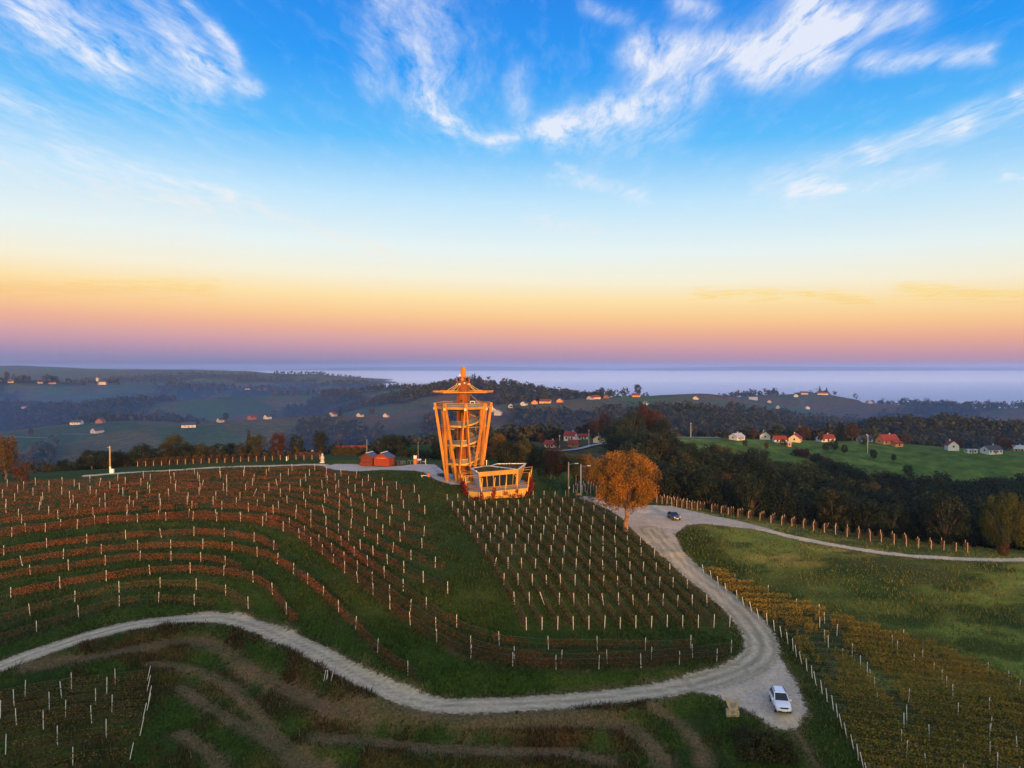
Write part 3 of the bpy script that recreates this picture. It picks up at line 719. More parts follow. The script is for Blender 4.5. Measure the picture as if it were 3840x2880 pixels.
def wood_mat(name, col, rough=.6, grain=6.0):
    m, t, b = new_mat(name)
    tcn = N(t, 'ShaderNodeTexCoord'); mp = N(t, 'ShaderNodeMapping'); mp.inputs['Scale'].default_value = (grain, grain, grain * .12)
    t.links.new(tcn.outputs['Object'], mp.inputs['Vector'])
    n = N(t, 'ShaderNodeTexNoise'); n.inputs['Scale'].default_value = 1.0; n.inputs['Detail'].default_value = 7; n.inputs['Roughness'].default_value = .65
    t.links.new(mp.outputs[0], n.inputs['Vector'])
    n2 = N(t, 'ShaderNodeTexNoise'); n2.inputs['Scale'].default_value = .35; n2.inputs['Detail'].default_value = 4
    t.links.new(tcn.outputs['Object'], n2.inputs['Vector'])
    c = ramp(t, n.outputs['Fac'], [(.3, tuple(x * .62 for x in col)), (.5, col), (.72, tuple(min(1, x * 1.25) for x in col))], 'LINEAR')
    c = mixc(t, 1.0, c, ramp(t, n2.outputs['Fac'], [(.3, (.72, .7, .7)), (.7, (1.15, 1.12, 1.1))], 'LINEAR'), 'MULTIPLY')
    t.links.new(c, b.inputs['Base Color']); b.inputs['Roughness'].default_value = rough; b.inputs['Specular IOR Level'].default_value = .25
    bm_ = N(t, 'ShaderNodeBump'); bm_.inputs['Strength'].default_value = .3; bm_.inputs['Distance'].default_value = .02
    t.links.new(n.outputs['Fac'], bm_.inputs['Height']); t.links.new(bm_.outputs[0], b.inputs['Normal'])
    return m
M_glulam = wood_mat('larch_glulam', (.60, .235, .035))
M_core = wood_mat('core_boards', (.32, .09, .016), grain=9)
M_edge = wood_mat('pale_edge_board', (.76, .47, .10))
M_deckb = wood_mat('grey_deck_boards', (.30, .27, .25), grain=4)
M_steel = plain('galvanised_steel', (.45, .46, .48), .4, .15, 8, metal=.8, spec=.5)
M_plate = plain('node_plate', (.75, .60, .32), .45, .1, 6, spec=.5)
M_dark = plain('dark_opening', (.02, .02, .022), .5, .2, 4)
M_white = plain('white_paint', (.78, .78, .76), .5, .06, 5)
M_glass, _t, _b = new_mat('window_glass')
_b.inputs['Base Color'].default_value = (.018, .022, .028, 1); _b.inputs['Roughness'].default_value = .06; _b.inputs['Specular IOR Level'].default_value = .4
# woven wire netting: an even, half open screen
M_net, _t, _b = new_mat('wire_netting')
_b.inputs['Base Color'].default_value = (.20, .205, .22, 1); _b.inputs['Roughness'].default_value = .5; _b.inputs['Metallic'].default_value = .6; _b.inputs['Alpha'].default_value = .62

# ------------------------------------------------------------------ observation tower
TX, TY = -11.6, 172.0
TZ = float(H(TX, TY))
def pol(r, deg, z): return (r * math.cos(R(deg)), r * math.sin(R(deg)), z)
def build_tower():
    T = empty('observation_tower', (TX, TY, TZ))
    tag(T, 'tall wooden lookout tower of slanted timber legs around a spiral stair, with spire', 'tower')
    top = [-81 + 45 * k for k in range(8)]; bot = [-58.5 + 45 * k for k in range(8)]
    RT, RB, ZT = 6.75, 4.3, 18.55
    for k in range(8):
        for j, off in ((top[k], -.16), (top[(k + 1) % 8], .16)):
            a = Vector(pol(RB, bot[k] + off * 14, .15)); b = Vector(pol(RT, j - off * 7, ZT))
            rad = Vector((math.cos(R(j)), math.sin(R(j)), 0))
            MB().beam(a, b, .34, .62, rad).build('leg', M_glulam, T, bevel=.03)
        MB().box(pol(RB, bot[k], .12), (.55, .3, .3), R(bot[k])).build('leg_shoe', M_steel, T)
    # ring beams, deck, rails
    def ring(name, r, z, w, h, mat, off=0):
        for k in range(8):
            MB().beam(pol(r, top[k] + off, z), pol(r, top[(k + 1) % 8] + off, z), w, h).build(name, mat, T)
    ring('ring_beam', 6.32, 17.42, .22, .46, M_glulam)
    ring('top_rail', 6.42, 18.62, .12, .09, M_glulam)
    ring('middle_rail', 6.42, 18.18, .07, .07, M_glulam)
    for k in range(8):
        a, b = pol(6.36, top[k], 0), pol(6.36, top[(k + 1) % 8], 0)
        MB().quad((a[0], a[1], 17.82), (b[0], b[1], 17.82), (b[0], b[1], 18.56), (a[0], a[1], 18.56)).build('netting_panel', M_net, T)
        MB().beam(pol(1.4, top[k], 17.5), pol(6.4, top[k], 17.5), .16, .34).build('deck_joist', M_glulam, T)
        MB().box(pol(6.95, top[k] + (1.4 if k % 2 else -1.4), 17.25), (.22, .5, .62), R(top[k])).build('node_plate', M_plate, T, bevel=.03)
    op = [(6.3 * math.cos(R(a)), 6.3 * math.sin(R(a))) for a in top]
    ip = [(1.5 * math.cos(R(a)), 1.5 * math.sin(R(a))) for a in top]
    d = MB()
    for k in range(8):
        if k == 2: continue                                     # stair opening
        k1 = (k + 1) % 8
        d.prism([ip[k], op[k], op[k1], ip[k1]], 17.68, 17.8)
    d.build('deck', M_deckb, T)
    # core: faceted shaft clad with upright boards
    def shaft(name, r0, r1, z0, z1, n, mat, proud=.035):
        m = MB()
        for i in range(n):
            a0 = 360 * i / n + 2; a1 = 360 * (i + 1) / n - (3.2 if i % 3 else 6.5)
            pr = proud if i % 2 else 0
            m.prism([pol(r0 - .12, a0, 0)[:2], pol(r0 + pr, a0, 0)[:2], pol(r0 + pr, a1, 0)[:2], pol(r0 - .12, a1, 0)[:2]], z0, z1,
                    [pol(r1 - .12, a0, 0)[:2], pol(r1 + pr, a0, 0)[:2], pol(r1 + pr, a1, 0)[:2], pol(r1 - .12, a1, 0)[:2]])
        o = m.build(name, mat, T)
        MB().tube((0, 0, z0), (0, 0, z1 - .05), r0 - .09, r1 - .09, 16).build('shaft_lining', M_core, o)
        return o
    shaft('core', 1.42, 1.42, 0, 23.55, 24, M_core)
    for k in range(8):
        MB().beam(pol(1.49, top[k] + 10, .1), pol(1.49, top[k] + 10, 24.5), .2, .16, pol(1, top[k] + 10, 0)).build('core_rib', M_core, T)
        MB().box(pol(1.36, top[k] + 32, 24.05), (.10, .56, .8), R(top[k] + 32)).build('lantern_panel', M_glulam if k % 2 else M_dark, T)
    MB().tube((0, 0, 24.5), (0, 0, 24.62), 1.56, 1.56, 16).build('lantern_lid', M_core, T)
    shaft('spire', .68, .56, 24.62, 26.95, 14, M_glulam)
    MB().tube((0, 0, 26.9), (0, 0, 27.0), .58, .5, 14).build('spire_cap', M_core, T)
    MB().tube((0, 0, 27.0), (0, 0, 27.95), .05, .03, 6).build('lightning_rod', M_steel, T)
    # canopy frame: outer ring, radial beams, stays
    cn = [-171, -126, -36, 9, 54, 144]
    for a, b in zip(cn, cn[1:] + cn[:1]):
        MB().beam(pol(7.1, a, 21.1), pol(7.1, b, 21.1), .22, .28).build('canopy_beam', M_glulam, T, bevel=.03)
    for a in cn:
        MB().beam(pol(1.4, a, 21.3), pol(7.2, a, 21.28), .13, .18).build('canopy_spoke', M_glulam, T)
        MB().tube(pol(1.5, a, 22.9), pol(3.9, a, 21.35), .06, .06, 6).build('stay', M_edge, T)
        MB().tube(pol(1.5, a + 12, 22.75), pol(3.2, a + 9, 21.3), .04, .04, 6).build('stay', M_edge, T)
        MB().box(pol(1.55, a, 22.95), (.22, .3, .3), R(a)).build('stay_bracket', M_plate, T)
    # dishes, lamps, info frame on the deck
    def disc(p, r, a, name, mat):
        c = Vector(p); n = Vector(pol(1, a, 0)); MB().tube(c, c + n * .12, r, r * .9, 14).build(name, mat, T)
    disc(pol(.85, -160, 25.05), .26, -100, 'dish_antenna', M_white)
    disc(pol(1.5, -75, 23.2), .2, -75, 'dish_antenna', M_plate)
    MB().box(pol(1.6, -118, 22.95), (.3, .34, .38), R(-118)).build('antenna_box', M_white, T)
    disc(pol(1.5, -103, 19.05), .26, -103, 'porthole', M_dark)
    f = MB()
    fx, fy = 2.35, -3.2
    for (x, z, w, h) in ((fx - .5, 18.5, .12, 1.1), (fx + .5, 18.5, .12, 1.1), (fx, 19.0, 1.12, .12), (fx, 18.2, 1.12, .12)): f.box((fx + (x - fx), fy, z), (w, .1, h))
    f.build('notice_frame', M_white, T)
    MB().box((fx, fy + .03, 18.6), (.9, .04, .7)).build('notice_board', M_dark, f and T)
    MB().tube((1.35, -.4, 20.9), (4.3, -.9, 18.0), .035, .035, 6).build('guy_rod', M_edge, T)
    # spiral stair: four turns, each with a landing on the left front
    z = 0.0
    for n in range(4):
        z1 = 4.3 + 4.45 * n if n < 4 else 17.7
        if n == 3: z1 = 17.65
        steps = 24
        tr = MB(); st_ = MB(); net = MB(); hr = MB()
        def ang(i): return -80 + 290.0 * i / steps
        def zz_(i): return z + (z1 - z) * i / steps
        for i in range(steps):
            a0, a1, zt = ang(i), ang(i + 1), zz_(i + 1)
            tr.prism([pol(1.55, a0, 0)[:2], pol(3.75, a0, 0)[:2], pol(3.75, a1, 0)[:2], pol(1.55, a1, 0)[:2]], zt - .09, zt)
            p0, p1 = pol(3.8, a0, zz_(i)), pol(3.8, a1, zz_(i + 1))
            q0, q1 = pol(3.86, a0, zz_(i)), pol(3.86, a1, zz_(i + 1))
            st_.add([(p0[0], p0[1], p0[2] - .24), (p1[0], p1[1], p1[2] - .24), (p1[0], p1[1], p1[2] + .1), (p0[0], p0[1], p0[2] + .1),
                     (q0[0], q0[1], q0[2] - .24), (q1[0], q1[1], q1[2] - .24), (q1[0], q1[1], q1[2] + .1), (q0[0], q0[1], q0[2] + .1)],
                    [(3, 2, 1, 0), (4, 5, 6, 7), (0, 1, 5, 4), (2, 3, 7, 6)])
            net.add([(p0[0], p0[1], p0[2] + .12), (p1[0], p1[1], p1[2] + .12), (p1[0], p1[1], p1[2] + 1.1), (p0[0], p0[1], p0[2] + 1.1)], [(0, 1, 2, 3)])
            hr.beam((p0[0], p0[1], p0[2] + 1.12), (p1[0], p1[1], p1[2] + 1.12), .07, .06)
        fl = tr.build('stair_flight', M_deckb, T)
        st_.build('stringer', M_edge, fl); net.build('netting', M_net, fl); hr.build('handrail', M_steel, fl)
        if n < 3:
            l = MB(); e = MB(); nn = MB(); hh = MB()
            for i in range(6):
                a0, a1 = -150 + 70 * i / 6, -150 + 70 * (i + 1) / 6
                l.prism([pol(1.55, a0, 0)[:2], pol(3.8, a0, 0)[:2], pol(3.8, a1, 0)[:2], pol(1.55, a1, 0)[:2]], z1 - .1, z1)
                p0, p1 = pol(3.84, a0, z1), pol(3.84, a1, z1)
                e.beam((p0[0], p0[1], z1 - .08), (p1[0], p1[1], z1 - .08), .08, .36)
                nn.add([(p0[0], p0[1], z1 + .12), (p1[0], p1[1], z1 + .12), (p1[0], p1[1], z1 + 1.1), (p0[0], p0[1], z1 + 1.1)], [(0, 1, 2, 3)])
                hh.beam((p0[0], p0[1], z1 + 1.12), (p1[0], p1[1], z1 + 1.12), .07, .06)
            lo = l.build('landing', M_deckb, T); e.build('edge_board', M_edge, lo); nn.build('netting', M_net, lo); hh.build('handrail', M_steel, lo)
            for k in range(8):
                rr = RB + (RT - RB) * (z1 / ZT) * .93
                MB().tube(pol(rr, bot[k], z1 - .15), pol(rr, bot[(k + 1) % 8], z1 - .15), .045, .045, 6).build('tie_rod', M_edge, T)
                MB().tube(pol(3.8, bot[k], z1 - .1), pol(rr + .1, bot[k], z1 - .1), .06, .06, 6).build('outrigger', M_steel, T)
        z = z1
    return T
build_tower()
# ------------------------------------------------------------------ pavilion with boat-shaped deck
def leaf_quads(c, size, nrm=None, jitter=1.0, flat=None):
    """small square leaves at centres c (n,3), random facing (n,4,3)"""
    n = len(c)
    d = rng.normal(size=(n, 3))
    if nrm is not None: d = d * jitter + nrm
    d /= np.linalg.norm(d, axis=1, keepdims=True) + 1e-9
    a = np.cross(d, rng.normal(size=(n, 3))); a /= np.linalg.norm(a, axis=1, keepdims=True) + 1e-9
    b = np.cross(d, a)
    s = (np.asarray(size) * (.6 + .8 * rng.random(n)))[:, None] / 2
    asp = (.55 + .5 * rng.random(n))[:, None]
    return np.stack([c - a * s, c + b * s * asp, c + a * s, c - b * s * asp], 1)
def leaf_mesh(name, c, size, nrm=None, jitter=1.0):
    q = leaf_quads(c, size, nrm, jitter)
    me = np_mesh(name, q.reshape(-1, 3), np.arange(len(c) * 4).reshape(-1, 4))
    face_attr(me, 'rnd', rng.random(len(c)))
    return me
def leaf_mat(name, stops, trans=.3, rough=.6, objvar=.25):
    m, t, b = new_mat(name)
    at = N(t, 'ShaderNodeAttribute', attribute_name='rnd')
    oi = N(t, 'ShaderNodeObjectInfo')
    c = ramp(t, at.outputs['Fac'], stops, 'LINEAR')
    k = mth(t, 'MULTIPLY_ADD', oi.outputs['Random'], 2 * objvar, 1 - objvar)
    c = vmth(t, 'SCALE', c, scale=k).outputs[0]
    t.links.new(c, b.inputs['Base Color']); b.inputs['Roughness'].default_value = rough; b.inputs['Specular IOR Level'].default_value = .2
    tr = N(t, 'ShaderNodeBsdfTranslucent'); t.links.new(c, tr.inputs['Color'])
    mx = N(t, 'ShaderNodeMixShader'); mx.inputs[0].default_value = trans
    t.links.new(b.outputs[0], mx.inputs[1]); t.links.new(tr.outputs[0], mx.inputs[2])
    t.links.new(mx.outputs[0], t.nodes['Material Output'].inputs['Surface'])
    return m
M_creeper = leaf_mat('creeper_leaves', [(0, (.16, .006, .006)), (.6, (.28, .014, .01)), (1, (.10, .02, .008))])
M_sedum = leaf_mat('roof_plants', [(0, (.05, .06, .02)), (.5, (.10, .07, .03)), (1, (.06, .085, .02))])
M_wall_l = wood_mat('pavilion_boards', (.66, .34, .075), grain=5)
M_wall_shade = plain('shaded_wall', (.42, .41, .40), .8, .1, 2)  # grey stands in for the shade on the left wall
M_metal_w = plain('pale_parapet_sheet', (.72, .73, .75), .35, .08, 1.5, metal=.3, spec=.5)
def build_pavilion():
    o = np.array((-6.6, 153.6)); ex = np.array((10.04, 5.7)); L = np.linalg.norm(ex); ex /= L; ey = np.array((-ex[1], ex[0]))
    rz = math.atan2(ex[1], ex[0]); z0 = .3
    Pv = empty('cafe_pavilion', (o[0], o[1], z0), rz)
    tag(Pv, 'low timber glazed cafe pavilion with planted roof on a boat-shaped deck', 'pavilion')
    # local frame: x along the front edge of the deck, y into the building
    def loc(x, y): d = np.array((x, y)) - o; return float(d @ ex), float(d @ ey)
    deck = [(0, 0), (11.6, 0), (14.8, 4.5), (16.6, 8.0), (15.4, 13.0), (2.1, 13.4), (0, 7.9), (-1.7, 2.6)]
    inset = [(.9, 1.0), (11.0, .9), (13.6, 4.9), (15.2, 8.0), (14.2, 12.4), (2.9, 12.6), (1.0, 7.8), (-.6, 3.0)]
    MB().prism(inset, -2.4, -.16, deck).build('deck_hull', M_edge, Pv)
    # deck boards, each its own plank
    nb = 24
    for i in range(nb):
        y0, y1 = .05 + i * .5, .05 + i * .5 + .47
        xs = []
        for yy in (y0, y1):
            cr = []
            for (a, b) in zip(deck, deck[1:] + deck[:1]):
                if (a[1] - yy) * (b[1] - yy) < 0: cr.append(a[0] + (yy - a[1]) / (b[1] - a[1]) * (b[0] - a[0]))
            cr.sort(); xs.append((cr[0], cr[-1]) if len(cr) > 1 else (0, 0))
        if xs[0][1] - xs[0][0] < .5: continue
        MB().prism([(xs[0][0], y0), (xs[0][1], y0), (xs[1][1], y1), (xs[1][0], y1)], -.16, -.10 + .012 * (i % 3)).build('deck_plank', M_deckb, Pv)
    # building: plan corners at the floor, roof corners flare outwards
    fl = [loc(-6.9, 157.5), loc(1.1, 162.3), loc(1.9, 168.6), loc(-3.4, 170.4), loc(-4.9, 167.2), loc(-6.3, 166.6), loc(-8.3, 163.2)]
    rf = [loc(-7.3, 156.9), loc(1.4, 162.0), loc(3.3, 171.8), loc(-3.6, 171.2), loc(-4.8, 167.8), loc(-6.5, 167.0), loc(-9.3, 163.4)]
    zw, zt = 2.72, 3.62
    def on(i, t, z):                                            # point on wall i at fraction t and height z
        a, b = fl[i], fl[(i + 1) % 7]; c, d = rf[i], rf[(i + 1) % 7]; k = z / zt
        p = (a[0] + (b[0] - a[0]) * t, a[1] + (b[1] - a[1]) * t); q = (c[0] + (d[0] - c[0]) * t, c[1] + (d[1] - c[1]) * t)
        return (p[0] + (q[0] - p[0]) * k, p[1] + (q[1] - p[1]) * k, z)
    # side and back walls in boards, the left one in its shade colour
    for i in (1, 2, 3, 4, 5, 6):
        n = 12 if i in (1, 6) else 8
        for j in range(n):
            z_a, z_b = zt * j / n, zt * (j + 1) / n - .02
            MB().quad(on(i, 0, z_a), on(i, 1, z_a), on(i, 1, z_b), on(i, 0, z_b), .07).build('wall_board', M_wall_shade if i == 6 else M_wall_l, Pv)
    for j in range(4):                                          # front fascia boards
        z_a, z_b = zw + (zt - zw) * j / 4, zw + (zt - zw) * (j + 1) / 4 - .02
        MB().quad(on(0, 0, z_a), on(0, 1, z_a), on(0, 1, z_b), on(0, 0, z_b), .09).build('fascia_board', M_wall_l, Pv)
    # front glazing: posts and panes
    ts = [.02, .19, .36, .52, .70, .88, .98]
    for k, t in enumerate(ts):
        w = .34 if k in (0, 6) else .13
        MB().beam(on(0, t, 0), on(0, t, zw), w, .16, (0, 1, 0)).build('window_post', M_wall_l, Pv)
    for a, b in zip(ts[:-1], ts[1:]):
        p = [on(0, a + .012, .12), on(0, b - .012, .12), on(0, b - .012, zw - .03), on(0, a + .012, zw - .03)]
        p = [(x, y + .07, z) for x, y, z in p]
        MB().quad(*p, .03).build('window_pane', M_glass, Pv)
    MB().beam(on(0, .02, .06), on(0, .98, .06), .16, .12).build('window_sill', M_wall_l, Pv)
    for t0, t1 in ((.9, .97), (.03, .09)):                      # knee braces
        MB().beam(on(0, t0, zw - .05), on(0, t1, zw - .85), .1, .1).build('knee_brace', M_wall_l, Pv)
    MB().prism([p for p in fl], .0, .05).build('floor', M_deckb, Pv)
    MB().prism([(x * .97 + .15, y * .97 + .25) for x, y in fl], zt - .55, zt - .42).build('roof_slab', M_dark, Pv)
    # planted roof: two beds, pale parapet sheet all round and across
    for a, b in zip(range(7), [1, 2, 3, 4, 5, 6, 0]):
        MB().beam((*rf[a], zt + .03), (*rf[b], zt + .03), .3, .12).build('parapet_sheet', M_wall_l if a == 0 else M_metal_w, Pv)
    m1 = ((rf[5][0] * .3 + rf[4][0] * .7), (rf[5][1] * .3 + rf[4][1] * .7)); m2 = (rf[1][0] * .97, rf[1][1] + .4)
    MB().beam((*m1, zt + .02), (*m2, zt + .02), .35, .14).build('parapet_sheet', M_metal_w, Pv)
    def in_poly(n, poly):
        out = []
        xs = [p[0] for p in poly]; ys = [p[1] for p in poly]
        c = rng.random((n, 2)) * (max(xs) - min(xs), max(ys) - min(ys)) + (min(xs), min(ys))
        return c[poly_sd(c[:, 0], c[:, 1], np.array(poly)) < -.2]
    soil = MB().prism([(x * .985 + .08, y * .985 + .1) for x, y in rf], zt - .3, zt - .12).build('roof_bed', plain('roof_soil', (.06, .045, .03), .95, .4, 6), Pv)
    c = in_poly(4200, rf); c3 = np.column_stack([c, np.full(len(c), zt - .07) + rng.random(len(c)) * .1])
    ob = link_mesh('roof_plants', leaf_mesh('roof_plants', c3, .22, np.array((0, 0, 1.0)), .6), M_sedum, Pv); ob['kind'] = 'stuff'
    MB().tube((8.2, 13.2, zt), (8.2, 13.2, zt + 1.0), .09, .09, 8).tube((8.2, 13.2, zt + .9), (8.2, 13.2, zt + 1.15), .16, .16, 8).build('vent_pipe', M_metal_w, Pv)
    MB().tube((1.2, 4.6, zt), (1.2, 4.6, zt + .3), .12, .12, 8).build('vent_pipe', M_metal_w, Pv)
    # leaning pergola posts around the deck with beams back to the building
    posts = [(1.8, 12.5), (.2, 8.2), (-1.1, 4.5), (0.05, .05), (3.0, .05), (5.9, .05), (8.8, .05), (11.5, .05), (14.4, 4.4), (16.3, 7.8)]
    tops = [(1.2, 12.8, 3.1), (-.4, 8.4, 3.0), (-1.7, 4.4, 3.0), (.25, -.15, 2.9), (3.35, -.1, 2.85), (6.2, -.1, 2.85), (9.0, -.1, 2.9), (12.5, .8, 3.1), (15.6, 4.9, 3.15), (17.7, 8.2, 3.2)]
    for (x, y), t in zip(posts, tops):
        MB().beam((x, y, -.9), t, .14, .14, (0, 1, 0)).build('pergola_post', M_edge, Pv)
    for a, b in zip(tops[:3], tops[1:4]): MB().beam(a, b, .09, .11).build('pergola_beam', M_glulam, Pv)
    for a, b in zip(tops[7:-1], tops[8:]): MB().beam(a, b, .09, .11).build('pergola_beam', M_glulam, Pv)
    for a, q in ((tops[0], on(6, .1, 2.9)), (tops[1], on(6, .35, 2.9)), (tops[2], on(6, .8, 2.8)), (tops[3], on(0, .03, 2.7)), (tops[7], on(1, .1, 2.8)), (tops[8], on(1, .4, 2.9)), (tops[9], on(1, .8, 2.9))):
        MB().beam(a, q, .07, .09).build('pergola_rafter', M_glulam, Pv)
    def along(k, f): a, b = posts[k], tops[k]; return (a[0] + (b[0] - a[0]) * f, a[1] + (b[1] - a[1]) * f, -.9 + (b[2] + .9) * f)
    for k in range(len(posts) - 1):
        for f in (.48, .38): MB().beam(along(k, f), along(k + 1, f), .05, .06).build('deck_rail', M_glulam, Pv)
        MB().quad(along(k, .26), along(k + 1, .26), along(k + 1, .38), along(k, .38)).build('netting_panel', M_net, Pv)
    # red creeper on the posts and hull
    blobs = []
    for k, n, f0, f1, s in ((0, 260, 0, .5, .3), (1, 420, 0, .55, .35), (2, 520, 0, .5, .4), (3, 220, -.1, .25, .25), (4, 330, -.05, .45, .26), (5, 90, -.1, .12, .3), (6, 160, 0, .35, .18), (8, 900, -.1, .5, .45), (9, 1000, -.1, .6, .5)):
        f = f0 + (f1 - f0) * rng.random(n) ** 1.3
        base = np.array([along(k, x) for x in f]); blobs.append(base + rng.normal(size=(n, 3)) * s * (1.15 - f / (f1 + .2))[:, None])
    for a, b, n in (((0, -.1), (11.6, -.1), 420), ((-1.7, 2.6), (0, 0), 320), ((11.6, 0), (14.8, 4.5), 220)):
        t = rng.random(n); gap = fbm(t * 30, t * 0, 4, 5) > .5
        p = np.column_stack([a[0] + (b[0] - a[0]) * t, a[1] + (b[1] - a[1]) * t, -1.2 - .9 * rng.random(n)]); p[:, :2] += rng.normal(size=(n, 2)) * .18; p[:, 1] += .25
        blobs.append(p[gap])
    cr = np.vstack(blobs)
    ob = link_mesh('creeper', leaf_mesh('creeper', cr, .24), M_creeper, Pv); ob['kind'] = 'stuff'; ob['label'] = 'deep red creeper over the posts and hull'
build_pavilion()

# ------------------------------------------------------------------ market huts
M_red = plain('red_stained_boards', (.30, .04, .014), .7, .18, 2.5)
M_red_shade = plain('shaded_red_boards', (.15, .03, .013), .75, .18, 2.5)  # darker copy of the red: shade on the left hut put into colour
M_slate = plain('blue_grey_shingle', (.075, .085, .125), .6, .2, 3, bump=.3)
M_ridge = plain('ridge_light', (.8, .8, .78), .4, .05, 4)
def hut(u, v, w, d, hw, hr, rz, mat, label, counter):
    p = P([(u, v)])[0]
    Hh = empty('market_hut', (p[0], p[1], p[2] + .05), rz)
    tag(Hh, label, 'hut')
    nb = 11
    for i in range(nb):                                        # front boards
        z0, z1 = .08 + i * hw / nb, .08 + (i + 1) * hw / nb - .02
        MB().box((0, -d / 2, (z0 + z1) / 2), (w, .08, z1 - z0)).build('front_board', mat, Hh)
    m = MB()
    for s in (-1, 1): m.box((s * (w / 2 - .04), .04, hw / 2 + .04), (.08, d - .1, hw))
    m.box((0, d / 2, hw / 2 + .04), (w, .08, hw)); m.build('side_wall', mat, Hh)
    for s in (-1, 1):
        MB().add([(-w / 2, s * d / 2, hw + .06), (w / 2, s * d / 2, hw + .06), (0, s * d / 2, hw + hr)], [(0, 1, 2)]).build('gable', mat, Hh)
    for s in (-1, 1):
        a = (s * (w / 2 + .35), -d / 2 - .4, hw - .12); b = (s * (w / 2 + .35), d / 2 + .3, hw - .12); c = (0, d / 2 + .3, hw + hr + .1); e = (0, -d / 2 - .4, hw + hr + .1)
        MB().quad(a, b, c, e, .1).build('roof_slope', M_slate, Hh)
    MB().box((0, 0, hw + hr + .2), (.34, d + .5, .1)).build('ridge_strip', M_ridge, Hh)
    MB().box((0, -d / 2 - .09, hw * .93), (w * .62, .06, .09)).build('awning_bar', M_edge if not counter else mat, Hh)
    if counter:
        MB().box((0, -d / 2 - .25, .52), (w + .1, .45, .95)).build('counter', M_red_shade, Hh)
        MB().box((0, -d / 2 - .05, 1.55), (w * .8, .04, .85)).build('shutter', M_red_shade, Hh)
    return Hh
hut(1441, 1746, 4.2, 3.6, 2.35, 1.05, R(-14), M_red, 'bright red boarded market hut with closed front beside the paved forecourt', False)
hut(1386, 1744.5, 3.5, 3.4, 2.3, 1.0, R(-16), M_red_shade, 'red market hut coloured darker for shade, with low counter beside the gravel widening', True)

# ------------------------------------------------------------------ street furniture on the ridge
M_wood_post = wood_mat('pole_timber', (.52, .36, .2), grain=8)
M_conc = plain('pale_concrete', (.52, .51, .48), .85, .15, 4, bump=.2)
M_grey = plain('lamp_grey', (.34, .35, .37), .5, .1, 5, metal=.4)
def lamp_post(u, v, h, mat, label, arm=1):
    p = P([(u, v)])[0]; Lp = empty('street_lamp', tuple(p)); tag(Lp, label, 'street lamp', 'street lamps by the car park')
    MB().tube((0, 0, -.1), (0, 0, h), .17, .12, 10).build('pole', mat, Lp, smooth=True)
    MB().tube((0, 0, h - .5), (arm * 1.5, -.2, h - .28), .045, .04, 8).build('arm', M_grey, Lp)
    hd = MB().box((arm * 1.85, -.2, h - .26), (.85, .3, .13)).build('lamp_head', M_white, Lp, bevel=.03)
    MB().box((arm * 1.9, -.2, h - .345), (.6, .22, .03)).build('lens', M_ridge, hd)
    return Lp
l1 = lamp_post(2132, 1862, 8.0, M_wood_post, 'wooden pole street lamp with short arm, beside the orange vine posts')
MB().box((.14, -.14, 2.1), (.24, .22, .5)).build('meter_box', M_ridge, l1)
lamp_post(2178, 1872, 8.1, M_conc, 'pale concrete street lamp with short arm at the road end')
def ep(name, label, cat, u, v): p = P([(u, v)])[0]; return tag(empty(name, tuple(p)), label, cat)
e = ep('power_pole', 'sunlit wooden power pole with cabinet beside the ridge lane', 'pole', 413, 1774)
MB().tube((0, 0, -.1), (0, 0, 6.9), .2, .14, 10).build('pole', M_wood_post, e, smooth=True)
MB().box((-.25, 0, 6.5), (.9, .1, .1)).build('crossarm', M_wood_post, e)
MB().box((.62, -.3, .55), (.95, .6, 1.1)).build('cabinet', M_white, e, bevel=.03)
MB().box((.16, -.22, 1.35), (.35, .2, .6)).build('meter_box', M_white, e)
e = ep('info_totem', 'orange information totem with white lit top on the forecourt', 'sign', 1557, 1741)
MB().box((0, 0, .9), (.85, .35, 1.8)).build('body', plain('totem_orange', (.5, .12, .03), .5, .1, 3), e, bevel=.03)
MB().box((0, -.02, 1.95), (.8, .36, .75)).build('sign_face', M_white, e)
MB().box((0, 0, 2.4), (1.0, .5, .1)).build('cap', M_grey, e)
e = ep('flag_pole', 'tall thin grey pole behind the information totem', 'pole', 1568, 1735)
MB().tube((0, 0, -.1), (0, 0, 5.6), .06, .04, 8).build('shaft', M_grey, e); MB().tube((0, 0, 5.6), (0, 0, 5.72), .08, .05, 8).build('finial', M_grey, e)
e = ep('flag_pole', 'thin pale pole behind the shaded red hut', 'pole', 1376, 1734)
MB().tube((0, 0, -.1), (0, 0, 6.2), .05, .035, 8).build('shaft', M_conc, e); MB().tube((0, 0, 6.2), (0, 0, 6.3), .07, .04, 8).build('finial', M_conc, e)
e = ep('map_board', 'pale blue map board on two legs beside the totem', 'sign', 1572, 1738)
for x in (-.4, .4): MB().box((x, 0, .5), (.07, .07, 1.0)).build('leg', M_grey, e)
MB().quad((-.55, -.25, .85), (.55, -.25, .85), (.55, .15, 1.25), (-.55, .15, 1.25), .06).build('board', plain('map_print', (.45, .55, .65), .4, .2, 9), e)
e = ep('drinking_fountain', 'slim pale green drinking fountain post on the forecourt', 'fountain', 1596, 1742)
MB().box((0, 0, .75), (.22, .22, 1.5)).build('post', plain('fountain_green', (.35, .45, .3), .5, .15, 6), e, bevel=.02)
MB().box((-.4, -.1, .8), (.8, .3, .08)).build('basin', M_conc, e)
for k, (u, lab) in enumerate(((1493, 'dark round rubbish bin beside the red hut'),)):
    e = ep('litter_bin', lab, 'bin', u, 1745)
    MB().tube((0, 0, 0), (0, 0, 1.25), .62, .66, 14).build('drum', M_dark, e); MB().tube((0, 0, 1.25), (0, 0, 1.36), .68, .5, 14).build('lid', M_dark, e)
